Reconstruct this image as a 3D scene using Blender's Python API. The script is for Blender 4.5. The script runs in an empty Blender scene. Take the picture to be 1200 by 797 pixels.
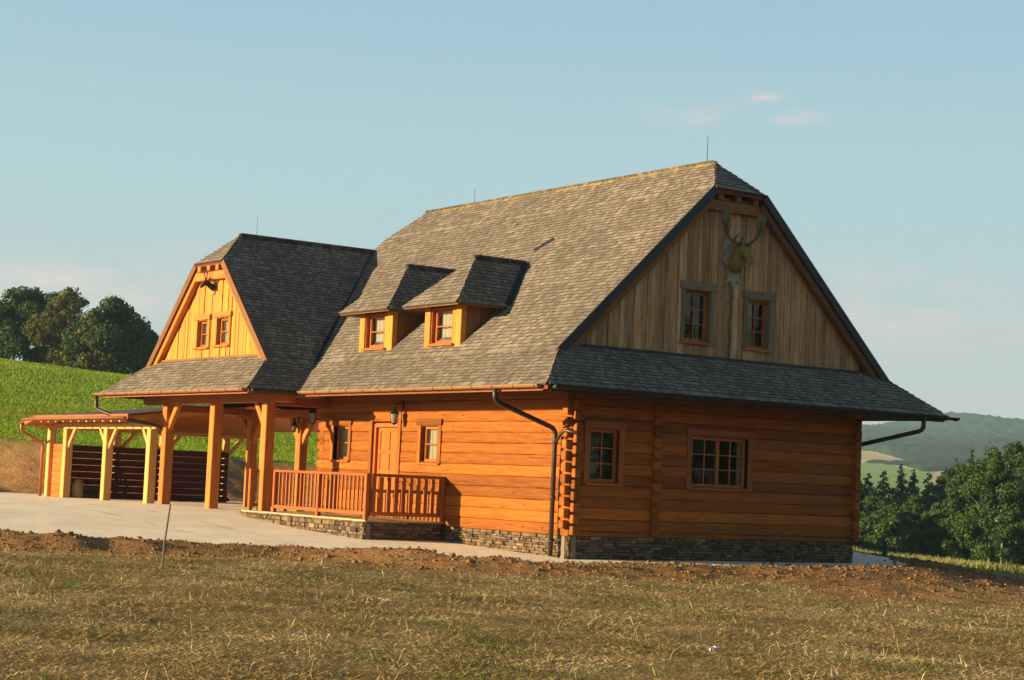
import bpy, math, random
import numpy as np
from mathutils import Vector, Matrix
random.seed(7); rng = np.random.default_rng(11)
S = bpy.context.scene
COL = S.collection
R = math.radians

# ------------------------------------------------------------------ camera, sky, sun, exposure
YAW, PITCH, ROLL = 0.960, 0.077, 0.044
CAM = Vector((32.079, -24.167, 1.6))
fw = Vector((-math.sin(YAW)*math.cos(PITCH), math.cos(YAW)*math.cos(PITCH), math.sin(PITCH)))
rt = Vector((math.cos(YAW), math.sin(YAW), 0)); up = rt.cross(fw)
rt2 = math.cos(ROLL)*rt + math.sin(ROLL)*up; up2 = -math.sin(ROLL)*rt + math.cos(ROLL)*up
cam_d = bpy.data.cameras.new('camera'); cam = bpy.data.objects.new('camera', cam_d); COL.objects.link(cam)
M = Matrix((rt2, up2, -fw)).transposed().to_4x4(); M.translation = CAM
cam.matrix_world = M
cam_d.sensor_width = 36; cam_d.lens = 2153.5/1200*36; cam_d.clip_end = 12000; cam_d.clip_start = 0.2
S.camera = cam

SUN_DIR = Vector((-0.73, -2.2, 0.385)).normalized()      # towards the sun
SUN_EL = math.asin(SUN_DIR.z)
SUN_ROT = math.atan2(SUN_DIR.x, SUN_DIR.y)
sd = bpy.data.lights.new('sun', 'SUN'); sun = bpy.data.objects.new('sun', sd); COL.objects.link(sun)
sd.energy = 5.0; sd.angle = R(0.6); sd.color = (1.0, 0.76, 0.42)
sun.rotation_euler = SUN_DIR.to_track_quat('Z', 'Y').to_euler(); sun.location = (0, -60, 40)

W = bpy.data.worlds.new('World'); S.world = W; W.use_nodes = True
wn, wl = W.node_tree.nodes, W.node_tree.links; wn.clear()
wo = wn.new('ShaderNodeOutputWorld'); bg = wn.new('ShaderNodeBackground'); wl.new(bg.outputs[0], wo.inputs[0])
sky = wn.new('ShaderNodeTexSky'); sky.sky_type = 'NISHITA'; sky.sun_disc = False
sky.sun_elevation = SUN_EL; sky.sun_rotation = SUN_ROT
sky.air_density = 1.0; sky.dust_density = 1.2; sky.ozone_density = 1.5; sky.altitude = 400
bg.inputs[1].default_value = 0.06
wtc = wn.new('ShaderNodeTexCoord')
S.view_settings.view_transform = 'Standard'; S.view_settings.look = 'None'
S.view_settings.exposure = 1.45; S.view_settings.gamma = 1; S.view_settings.use_curve_mapping = False
FV = Vector((-math.sin(YAW), math.cos(YAW), 0)); RV = Vector((math.cos(YAW), math.sin(YAW), 0))
def UV(u, v, z=0.0):                                    # ground frame: u to the right of the view, v along it
    p = Vector((CAM.x, CAM.y, 0)) + RV*u + FV*v; p.z = z; return p

def wmath(op, a, b=None, clamp=False):
    n = wn.new('ShaderNodeMath'); n.operation = op; n.use_clamp = clamp
    for i, x in enumerate((a, b)):
        if x is None: continue
        if isinstance(x, (int, float)): n.inputs[i].default_value = x
        else: wl.new(x, n.inputs[i])
    return n.outputs[0]
def wdot(vec):
    n = wn.new('ShaderNodeVectorMath'); n.operation = 'DOT_PRODUCT'
    wl.new(wtc.outputs['Generated'], n.inputs[0]); n.inputs[1].default_value = vec; return n.outputs['Value']
def cloud_dir(az, el):                                  # bearing right of the house axis, height above horizon
    return (FV*math.cos(R(az))*math.cos(R(el)) + RV*math.sin(R(az))*math.cos(R(el)) + Vector((0, 0, math.sin(R(el)))))
cl_noise = wn.new('ShaderNodeTexNoise'); cmap = wn.new('ShaderNodeMapping'); cmap.inputs['Scale'].default_value = (9, 9, 30)
wl.new(wtc.outputs['Generated'], cmap.inputs[0]); wl.new(cmap.outputs[0], cl_noise.inputs['Vector'])
cl_noise.inputs['Scale'].default_value = 2.2; cl_noise.inputs['Detail'].default_value = 6; cl_noise.inputs['Roughness'].default_value = 0.6
cn = wmath('SUBTRACT', cl_noise.outputs[0], 0.36, True)
acc = None
for az, el, sa, se, k in [(5.9, 11.6, 1.6, 0.34, 0.9), (8.4, 11.6, 0.9, 0.3, 1.1), (7.6, 12.1, .6, .2, 1.0), (11.3, 6.2, 2.6, 0.9, 0.9), (14.5, 5.2, 4, .5, .5),
                          (-13, 5.4, 5, 0.7, 0.8), (-16, 4.2, 4, .9, .6), (-8, 6.6, 3, .4, .3)]:
    c = cloud_dir(az, el); rr = (RV*math.cos(R(az)) - FV*math.sin(R(az))); uu = rr.cross(c).normalized()
    if uu.z < 0: uu = -uu
    a = wmath('DIVIDE', wdot(rr), R(sa)); b = wmath('DIVIDE', wmath('SUBTRACT', wdot(uu), 0.0), R(se))
    r2 = wmath('ADD', wmath('MULTIPLY', a, a), wmath('MULTIPLY', b, b))
    g = wmath('MULTIPLY', wmath('EXPONENT', wmath('MULTIPLY', r2, -1.0)), k)
    g = wmath('MULTIPLY', g, wmath('GREATER_THAN', wdot(c), 0.5))
    acc = g if acc is None else wmath('ADD', acc, g)
cfac = wmath('MULTIPLY', wmath('MULTIPLY', acc, cn), 3.9, True)
cmix = wn.new('ShaderNodeMix'); cmix.data_type = 'RGBA'
wl.new(cfac, cmix.inputs['Factor'])
SKYGAIN = wn.new('ShaderNodeMix'); SKYGAIN.data_type = 'RGBA'; SKYGAIN.blend_type = 'MULTIPLY'; SKYGAIN.inputs['Factor'].default_value = 1
wl.new(sky.outputs[0], SKYGAIN.inputs[6]); SKYGAIN.inputs[7].default_value = (1.04, 1.0, .90, 1)
hbank = wn.new('ShaderNodeMix'); hbank.data_type = 'RGBA'; elz = wdot(Vector((0, 0, 1)))   # bright hazy air low over the horizon
hr = wn.new('ShaderNodeValToRGB'); wl.new(wmath('MULTIPLY', elz, 2.0), hr.inputs[0]); hr.color_ramp.interpolation = 'EASE'
for i, (p_, c_) in enumerate(((0.0, (.370, .362, .345)), (.14, (.335, .376, .372)), (.30, (.275, .388, .415)), (.56, (.215, .345, .420)))):
    if i > 1: hr.color_ramp.elements.new(p_)
    hr.color_ramp.elements[i].position = p_; hr.color_ramp.elements[i].color = (*c_, 1)
hx = wn.new('ShaderNodeVectorMath'); hx.operation = 'SCALE'; hx.inputs['Scale'].default_value = 10; wl.new(hr.outputs[0], hx.inputs[0])
hf_ = wn.new('ShaderNodeMapRange'); hf_.interpolation_type = 'SMOOTHSTEP'; wl.new(elz, hf_.inputs[0])
for i, x_ in enumerate((.24, .5, .95, 0.0)): hf_.inputs[i+1].default_value = x_
wl.new(hf_.outputs[0], hbank.inputs['Factor'])
wl.new(SKYGAIN.outputs[2], hbank.inputs[6]); wl.new(hx.outputs[0], hbank.inputs[7])
wl.new(hbank.outputs[2], cmix.inputs[6]); cmix.inputs[7].default_value = (4.6, 4.05, 3.9, 1)
wl.new(cmix.outputs[2], bg.inputs[0])

# ------------------------------------------------------------------ materials
class NT:
    def __init__(s, name):
        s.m = bpy.data.materials.new(name); s.m.use_nodes = True
        s.n = s.m.node_tree.nodes; s.l = s.m.node_tree.links; s.n.clear()
        s.out = s.n.new('ShaderNodeOutputMaterial'); s.p = s.n.new('ShaderNodeBsdfPrincipled'); s.l.new(s.p.outputs[0], s.out.inputs[0])
    def set(s, sock, v):
        if isinstance(v, bpy.types.NodeSocket): s.l.new(v, sock)
        elif isinstance(v, (tuple, list)) and len(v) == 3 and sock.type == 'RGBA': sock.default_value = (*v, 1)
        else: sock.default_value = v
    def attr(s, name, kind='Vector'):
        a = s.n.new('ShaderNodeAttribute'); a.attribute_name = name; return a.outputs[kind]
    def pos(s):
        return s.n.new('ShaderNodeNewGeometry').outputs['Position']
    def map(s, v, sc):
        m = s.n.new('ShaderNodeMapping'); s.l.new(v, m.inputs[0]); m.inputs['Scale'].default_value = sc; return m.outputs[0]
    def noise(s, v, scale, detail=4, rough=.55, dist=0):
        t = s.n.new('ShaderNodeTexNoise'); s.l.new(v, t.inputs['Vector']); t.inputs['Scale'].default_value = scale
        t.inputs['Detail'].default_value = detail; t.inputs['Roughness'].default_value = rough; t.inputs['Distortion'].default_value = dist
        return t.outputs[0]
    def voro(s, v, scale, out='Distance'):
        t = s.n.new('ShaderNodeTexVoronoi'); s.l.new(v, t.inputs['Vector']); t.inputs['Scale'].default_value = scale; return t.outputs[out]
    def math(s, op, a, b=0.0, clamp=False):
        t = s.n.new('ShaderNodeMath'); t.operation = op; t.use_clamp = clamp; s.set(t.inputs[0], a); s.set(t.inputs[1], b); return t.outputs[0]
    def ramp(s, f, *stops):
        t = s.n.new('ShaderNodeValToRGB'); s.l.new(f, t.inputs[0]); e = t.color_ramp.elements
        while len(e) < len(stops): e.new(0.5)
        for i, (p, c) in enumerate(stops):
            e[i].position = p; e[i].color = (*c, 1) if len(c) == 3 else c
        return t.outputs[0]
    def mix(s, f, a, b, mode='MIX'):
        t = s.n.new('ShaderNodeMix'); t.data_type = 'RGBA'; t.blend_type = mode
        s.set(t.inputs['Factor'], f); s.set(t.inputs[6], a); s.set(t.inputs[7], b); return t.outputs[2]
    def rng(s, f, a, b, c, d):
        t = s.n.new('ShaderNodeMapRange'); s.set(t.inputs[0], f)
        for i, x in enumerate((a, b, c, d)): t.inputs[i+1].default_value = x
        return t.outputs[0]
    def bump(s, h, strength=.3, dist=.01):
        b = s.n.new('ShaderNodeBump'); b.inputs['Strength'].default_value = strength; b.inputs['Distance'].default_value = dist
        s.l.new(h, b.inputs['Height']); s.l.new(b.outputs[0], s.p.inputs['Normal'])
    def fin(s, col, rough=.6, spec=.3, metal=0):
        s.set(s.p.inputs['Base Color'], col); s.set(s.p.inputs['Roughness'], rough)
        s.p.inputs['Specular IOR Level'].default_value = spec; s.p.inputs['Metallic'].default_value = metal
        return s.m

def wood(name, base, dark, rough=.55, spec=.25, var=.35, knots=True, grey=None, bump=.35):
    t = NT(name); g = t.attr('gc'); rn = t.attr('rnd', 'Fac')
    gr = t.noise(t.map(g, (.9, 14, 14)), 1.6, 6, .62, .6)
    col = t.mix(t.rng(gr, .32, .72, 0, 1), dark, base)
    fine = t.noise(t.map(g, (2.5, 60, 60)), 1.5, 3, .6)
    col = t.mix(t.rng(fine, .3, .75, .35, 0), col, tuple(c*.6 for c in dark))
    ck = t.noise(t.map(g, (.35, 26, 26)), 1.3, 2, .5, .2)
    col = t.mix(t.rng(ck, .66, .70, 0, .75), col, tuple(c*.3 for c in dark))
    if knots:
        k = t.voro(t.map(g, (1.1, 4.2, 4.2)), 1.5); k = t.rng(k, .05, .15, .85, 0)
        col = t.mix(k, col, tuple(c*.35 for c in dark))
    if grey:
        w = t.noise(t.map(g, (.8, 5, 5)), 1.2, 5, .65)
        col = t.mix(t.rng(w, .42, .66, 0, .8), col, grey)
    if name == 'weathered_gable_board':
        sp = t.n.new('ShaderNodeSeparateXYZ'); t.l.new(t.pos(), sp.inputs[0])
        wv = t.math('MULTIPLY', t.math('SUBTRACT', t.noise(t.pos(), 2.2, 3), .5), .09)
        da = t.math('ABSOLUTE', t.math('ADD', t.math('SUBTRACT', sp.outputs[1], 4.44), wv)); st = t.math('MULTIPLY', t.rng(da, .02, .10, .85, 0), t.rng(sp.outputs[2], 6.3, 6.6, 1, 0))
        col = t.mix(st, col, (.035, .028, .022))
    v = t.rng(rn, 0, 1, 1-var, 1+var*.5)
    vv = t.n.new('ShaderNodeCombineColor')
    for i in range(3): t.l.new(v, vv.inputs[i])
    col = t.mix(1.0, col, vv.outputs[0], 'MULTIPLY')
    t.bump(t.math('ADD', gr, t.math('MULTIPLY', fine, .4)), bump, .012)
    return t.fin(col, rough, spec)

MAT = {}
MAT['log'] = wood('stained_log', (.45, .152, .014), (.25, .062, .006), .55, .16, .5, bump=.8)
MAT['trim'] = wood('orange_joinery', (.58, .17, .022), (.36, .085, .01), .4, .35, .15, False, bump=.15)
MAT['post'] = wood('stained_post', (.62, .235, .036), (.40, .12, .016), .5, .28, .15)
MAT['rail'] = wood('red_stained_rail', (.44, .13, .022), (.28, .068, .01), .5, .3, .18, False)
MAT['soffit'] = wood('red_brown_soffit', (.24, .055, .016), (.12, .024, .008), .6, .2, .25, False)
MAT['newwood'] = wood('fresh_timber', (.72, .43, .15), (.54, .28, .08), .6, .25, .1)
MAT['shade_board'] = wood('shaded_red_board', (.16, .032, .016), (.08, .014, .008), .65, .2, .25, False)  # carport side boards, their shade put into the colour
MAT['orange_board'] = wood('orange_board', (.62, .19, .03), (.42, .10, .014), .5, .25, .2)
MAT['gable_old'] = wood('weathered_gable_board', (.70, .39, .165), (.34, .155, .06), .75, .12, .45, True, (.52, .38, .25))
MAT['gable_new'] = wood('golden_gable_board', (.66, .30, .055), (.50, .19, .03), .65, .2, .2)
MAT['grey_case'] = wood('grey_weathered_casing', (.30, .235, .15), (.18, .135, .085), .8, .12, .2, False)
MAT['ochre_case'] = wood('ochre_casing', (.46, .24, .065), (.30, .14, .03), .7, .15, .2, False)
MAT['barge'] = wood('brown_barge', (.30, .13, .048), (.17, .068, .024), .65, .2, .25)
MAT['fascia'] = wood('copper_fascia', (.36, .135, .055), (.24, .08, .03), .6, .25, .2, False)

def shingle_mat(name, a, b, lichen=0.0):
    t = NT(name); g = t.attr('gc'); rn = t.attr('rnd', 'Fac'); P = t.pos()
    col = t.ramp(rn, (0, tuple(c*.8 for c in a)), (.35, a), (.8, b), (1, tuple(min(1, c*1.2) for c in b)))
    gr = t.noise(t.map(g, (3, 40, 40)), 1.4, 4, .6)
    col = t.mix(t.rng(gr, .3, .7, .45, 0), col, tuple(c*.4 for c in a))
    big = t.noise(t.map(P, (1, 1, .45)), .55, 4, .6)
    col = t.mix(t.rng(big, .38, .62, .38, 0), col, tuple(c*.45 for c in a))
    moss = t.noise(P, 1.3, 5, .65)
    col = t.mix(t.rng(moss, .58, .75, 0, .3+lichen), col, (.24, .185, .06))
    t.bump(gr, .4, .01)
    return t.fin(col, .75, .18)
MAT['shingle'] = shingle_mat('grey_larch_shingle', (.20, .168, .140), (.325, .275, .228))
MAT['lichen'] = shingle_mat('lichen_ridge_shingle', (.20, .158, .09), (.31, .245, .13), .2)
MAT['ridge_dark'] = shingle_mat('dark_ridge_shingle', (.06, .06, .065), (.11, .11, .12))

def plain(name, col, rough=.5, spec=.4, metal=0, nz=.15, sc=6):
    t = NT(name); n = t.noise(t.pos(), sc, 5, .6)
    c = t.mix(t.rng(n, .3, .7, nz*2, 0), col, tuple(x*.45 for x in col))
    return t.fin(c, rough, spec, metal)
MAT['pipe'] = plain('dark_bronze_pipe', (.055, .035, .024), .42, .5, .3)
MAT['gutter'] = plain('bronze_gutter', (.30, .16, .075), .5, .4, .25)
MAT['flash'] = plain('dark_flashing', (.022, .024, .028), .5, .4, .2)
MAT['iron'] = plain('black_iron', (.018, .018, .018), .45, .5, .4)
MAT['redpipe'] = plain('red_copper_pipe', (.40, .115, .05), .45, .4, .3)
MAT['sheet'] = plain('brown_roof_sheet', (.085, .058, .046), .6, .3, 0, .2, 2)
MAT['lampglass'] = plain('frosted_lamp_glass', (.45, .42, .35), .25, .5)
MAT['curtain'] = plain('pale_curtain', (.48, .39, .28), .85, .1, 0, .12, 3)
MAT['antler'] = plain('mossy_antler', (.17, .155, .085), .6, .3, 0, .35, 14)
MAT['antler2'] = plain('brown_antler', (.16, .10, .05), .6, .3, 0, .3, 14)
MAT['hide'] = plain('ochre_hide', (.30, .215, .065), .8, .15, 0, .4, 9)
MAT['hide2'] = plain('dark_roe_hide', (.06, .03, .018), .8, .15, 0, .3, 9)
MAT['plaque'] = plain('grey_carved_plaque', (.38, .33, .27), .75, .2, 0, .35, 9)
MAT['bark'] = plain('bark', (.075, .058, .042), .9, .1, 0, .35, 5)
MAT['birch'] = plain('birch_bark', (.24, .225, .19), .8, .12, 0, .48, 2.5)
MAT['stake'] = plain('grey_stake', (.17, .13, .085), .8, .15, 0, .3, 20)
MAT['bollard'] = plain('dark_green_post', (.035, .05, .045), .5, .4)
MAT['rubber'] = plain('dark_cart_iron', (.07, .025, .018), .6, .3, 0, .3)
MAT['stonepale'] = plain('pale_block', (.50, .38, .22), .85, .15, 0, .3, 4)
MAT['clod'] = plain('soil_clod', (.27, .145, .065), .95, .05, 0, .48, 25)
MAT['litter'] = plain('white_litter', (.7, .7, .72), .7, .2)
MAT['butt'] = plain('shadow_line_butt', (.085, .071, .060), .9, .08)  # dark colour stands in for shadow lines between the shingle courses
t = NT('stone_plinth'); rn = t.attr('rnd', 'Fac'); n_ = t.noise(t.pos(), 9, 6, .65)
c_ = t.ramp(rn, (0, (.05, .035, .025)), (.3, (.14, .09, .052)), (.6, (.24, .155, .085)), (.85, (.12, .097, .077)), (1, (.32, .225, .13)))
c_ = t.mix(t.rng(n_, .3, .7, .6, 0), c_, (.05, .04, .032)); t.bump(n_, .7, .03); MAT['stone'] = t.fin(c_, .85, .2)
MAT['sack'] = plain('tan_block', (.30, .19, .09), .85, .15, 0, .3, 4)
t = NT('mortar'); n_ = t.noise(t.pos(), 12, 5, .6); MAT['mortar'] = t.fin(t.mix(n_, (.13, .105, .08), (.24, .20, .15)), .95, .1)
t = NT('window_glass')
gl = t.n.new('ShaderNodeBsdfGlossy'); gl.inputs['Roughness'].default_value = .03; gl.inputs['Color'].default_value = (.9, .95, .95, 1)
tr = t.n.new('ShaderNodeBsdfTransparent'); tr.inputs['Color'].default_value = (.78, .82, .8, 1)
ly = t.n.new('ShaderNodeLayerWeight'); ly.inputs[0].default_value = .5
mx = t.n.new('ShaderNodeMixShader'); t.l.new(t.math('ADD', t.math('MULTIPLY', t.math('POWER', ly.outputs['Facing'], 4.0), .8), .05), mx.inputs[0]); t.l.new(tr.outputs[0], mx.inputs[1]); t.l.new(gl.outputs[0], mx.inputs[2])
t.l.new(mx.outputs[0], t.out.inputs[0]); MAT['glass'] = t.m
t = NT('slab_concrete'); P = t.pos()
a_ = t.noise(P, 1.1, 6, .62); b_ = t.noise(t.map(P, (1.5, .5, 1)), 3.5, 6, .7); f_ = t.noise(P, 45, 3, .6)
c_ = t.mix(t.rng(a_, .35, .68, 0, 1), (.78, .70, .57), (.90, .82, .68))
c_ = t.mix(t.rng(b_, .6, .74, 0, .55), c_, (.6, .51, .4))
st_ = t.voro(t.map(P, (.5, 2.2, 1)), 1.7, 'Distance'); c_ = t.mix(t.rng(st_, .02, .1, .3, 0), c_, (.5, .43, .35))
sx = t.n.new('ShaderNodeSeparateXYZ'); t.l.new(P, sx.inputs[0])
for y0_ in (-5.2, -6.75):
    yy_ = t.math('ADD', t.math('SUBTRACT', sx.outputs[1], y0_), t.math('MULTIPLY', t.math('SINE', t.math('MULTIPLY', sx.outputs[0], .16)), 1.1))
    tk = t.math('MULTIPLY', t.rng(t.math('ABSOLUTE', yy_), .06, .17, .4, 0), t.rng(t.noise(P, .9, 5, .7), .4, .62, 0, 1)); c_ = t.mix(tk, c_, (.36, .28, .2))
g_ = t.noise(t.map(P, (.25, .8, 1)), 1.6, 6, .7, .5); c_ = t.mix(t.rng(g_, .55, .7, 0, .5), c_, (.66, .56, .43))
c_ = t.mix(t.rng(f_, .56, .7, 0, .35), c_, (.48, .41, .32)); t.bump(t.math('ADD', f_, b_), .6, .03); MAT['slab'] = t.fin(c_, .9, .15)

def leafmat(name, a, b, c=None, trans=.28):
    t = NT(name); rn = t.attr('rnd', 'Fac')
    big = t.noise(t.pos(), .45, 3, .6)
    col = t.ramp(rn, (0, a), (.6, b), (1, c or b))
    col = t.mix(t.rng(big, .35, .65, .45, 0), col, tuple(x*.6 for x in a))
    t.fin(col, .65, .2)
    tl = t.n.new('ShaderNodeBsdfTranslucent'); t.set(tl.inputs[0], col)
    m = t.n.new('ShaderNodeMixShader'); m.inputs[0].default_value = trans
    t.l.new(t.p.outputs[0], m.inputs[1]); t.l.new(tl.outputs[0], m.inputs[2]); t.l.new(m.outputs[0], t.out.inputs[0]); return t.m
MAT['leaf_dark'] = leafmat('dark_leaf', (.024, .052, .014), (.05, .098, .021), (.085, .135, .028))
MAT['leaf_mid'] = leafmat('mid_leaf', (.035, .072, .018), (.065, .12, .024), (.10, .15, .03))
MAT['leaf_yellow'] = leafmat('yellowing_leaf', (.055, .075, .016), (.10, .105, .02), (.20, .16, .03))
MAT['needle'] = leafmat('needle', (.02, .045, .018), (.045, .08, .026), (.075, .11, .03), .15)

t = NT('grass_blade'); rn = t.attr('rnd', 'Fac'); P = t.pos()
straw = t.ramp(rn, (0, (0.169, 0.111, 0.046)), (.35, (0.351, 0.247, 0.111)), (.75, (0.546, 0.429, 0.221)), (1, (0.728, 0.611, 0.364)))
olive = t.ramp(rn, (0, (0.081, 0.074, 0.024)), (.5, (0.203, 0.169, 0.061)), (1, (0.405, 0.324, 0.135)))
green = t.ramp(rn, (0, (.03, .07, .01)), (.5, (.07, .15, .02)), (1, (.16, .23, .04)))
n1 = t.noise(t.map(P, (1, 1, .1)), .55, 4, .6); n2 = t.noise(t.map(P, (1, 1, .1)), .33, 3, .5, .3)
n0 = t.noise(t.map(P, (1, 1, .1)), 1.3, 5, .65)
c_ = t.mix(t.rng(n1, .40, .60, 0, 1), olive, straw)
nb_ = t.noise(t.map(P, (1, 1, .1)), .2, 4, .6, .4)
c_ = t.mix(t.rng(nb_, .46, .62, 0, .6), c_, t.ramp(rn, (0, (0.163, 0.102, 0.039)), (1, (0.425, 0.288, 0.121))))
c_ = t.mix(t.rng(n0, .54, .68, 0, .75), c_, t.ramp(rn, (0, (0.088, 0.050, 0.022)), (1, (0.275, 0.162, 0.066))))
c_ = t.mix(t.rng(n0, .30, .42, .8, 0), c_, t.ramp(rn, (0, (.24, .19, .10)), (1, (.62, .52, .33))))
gk = t.attr('kind', 'Fac')
c_ = t.mix(t.math('MAXIMUM', t.rng(n2, .66, .74, 0, .7), gk), c_, green)
t.fin(c_, .75, .15)
tl = t.n.new('ShaderNodeBsdfTranslucent'); t.set(tl.inputs[0], c_); m_ = t.n.new('ShaderNodeMixShader'); m_.inputs[0].default_value = .25
t.l.new(t.p.outputs[0], m_.inputs[1]); t.l.new(tl.outputs[0], m_.inputs[2]); t.l.new(m_.outputs[0], t.out.inputs[0]); MAT['blade'] = t.m

t = NT('hill_blade'); rn = t.attr('rnd', 'Fac'); P = t.pos()
c_ = t.ramp(rn, (0, (.12, .21, .014)), (.6, (.21, .33, .02)), (1, (.32, .40, .04)))
st_ = t.noise(t.map(P, (.05, .05, 1.1)), 1.0, 5, .65, .3); c_ = t.mix(t.rng(st_, .48, .62, 0, .55), c_, t.ramp(rn, (0, (.17, .17, .02)), (1, (.36, .33, .06))))
s2_ = t.noise(t.map(P, (.11, .11, .5)), 1.0, 5, .65, .3); c_ = t.mix(t.rng(s2_, .52, .68, 0, .7), c_, t.ramp(rn, (0, (.08, .16, .012)), (1, (.15, .27, .02))))
t.fin(c_, .7, .15); tl = t.n.new('ShaderNodeBsdfTranslucent'); t.set(tl.inputs[0], c_); m_ = t.n.new('ShaderNodeMixShader'); m_.inputs[0].default_value = .4
t.l.new(t.p.outputs[0], m_.inputs[1]); t.l.new(tl.outputs[0], m_.inputs[2]); t.l.new(m_.outputs[0], t.out.inputs[0]); MAT['hill_blade'] = t.m
t = NT('ground_cover'); P = t.pos(); so = t.attr('soil', 'Fac'); gn = t.attr('green', 'Fac')
n1 = t.noise(P, .55, 4, .6); n2 = t.noise(P, 3.5, 6, .7); n3 = t.noise(P, 22, 4, .65)
dry = t.mix(t.rng(n1, .4, .6, 0, 1), (0.230, 0.176, 0.074), (0.405, 0.297, 0.142))
dry = t.mix(t.rng(n2, .35, .65, .6, 0), dry, (0.108, 0.062, 0.029)); dry = t.mix(t.rng(t.noise(P, .9, 5, .65), .55, .68, 0, .7), dry, (0.108, 0.082, 0.027))
soil = t.mix(t.rng(n2, .35, .65, 0, 1), (0.288, 0.144, 0.058), (0.552, 0.300, 0.126))
soil = t.mix(t.rng(n3, .4, .7, .5, 0), soil, (.07, .038, .02))
soil = t.mix(t.rng(t.noise(P, 1.4, 4, .6), .56, .7, 0, .55), soil, (.30, .20, .075))
hs = t.noise(t.map(P, (.35, .35, .6)), .35, 6, .68, .4); hf = t.noise(P, 2.2, 5, .75)
grn = t.mix(t.rng(hs, .34, .66, 0, 1), (.17, .25, .018), (.28, .34, .03))
grn = t.mix(t.rng(hf, .35, .7, .55, 0), grn, (.05, .10, .012))
grn = t.mix(t.rng(t.noise(t.map(P, (.1, .1, .5)), 1.0, 5, .7), .58, .7, 0, .5), grn, (.22, .20, .035))
c_ = t.mix(gn, dry, grn); c_ = t.mix(so, c_, soil)
t.bump(t.math('ADD', n2, t.math('MULTIPLY', n3, .5)), .9, .08); MAT['ground'] = t.fin(c_, .95, .08)
def field_mat(name, a, b, sc=.02):
    t = NT(name); P = t.pos(); n = t.noise(P, sc, 6, .65); f = t.noise(P, sc*9, 5, .7)
    c = t.mix(t.rng(n, .35, .65, 0, 1), a, b); c = t.mix(t.rng(f, .35, .7, .35, 0), c, tuple(x*.6 for x in a)); return t.fin(c, .95, .05)
MAT['f_forest'] = field_mat('hill_forest', (.014, .03, .018), (.04, .07, .026), .008)
MAT['f_yellow'] = field_mat('stubble_field', (.48, .37, .17), (.62, .50, .26))
MAT['f_green'] = field_mat('valley_meadow', (.20, .33, .07), (.28, .40, .10))

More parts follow.
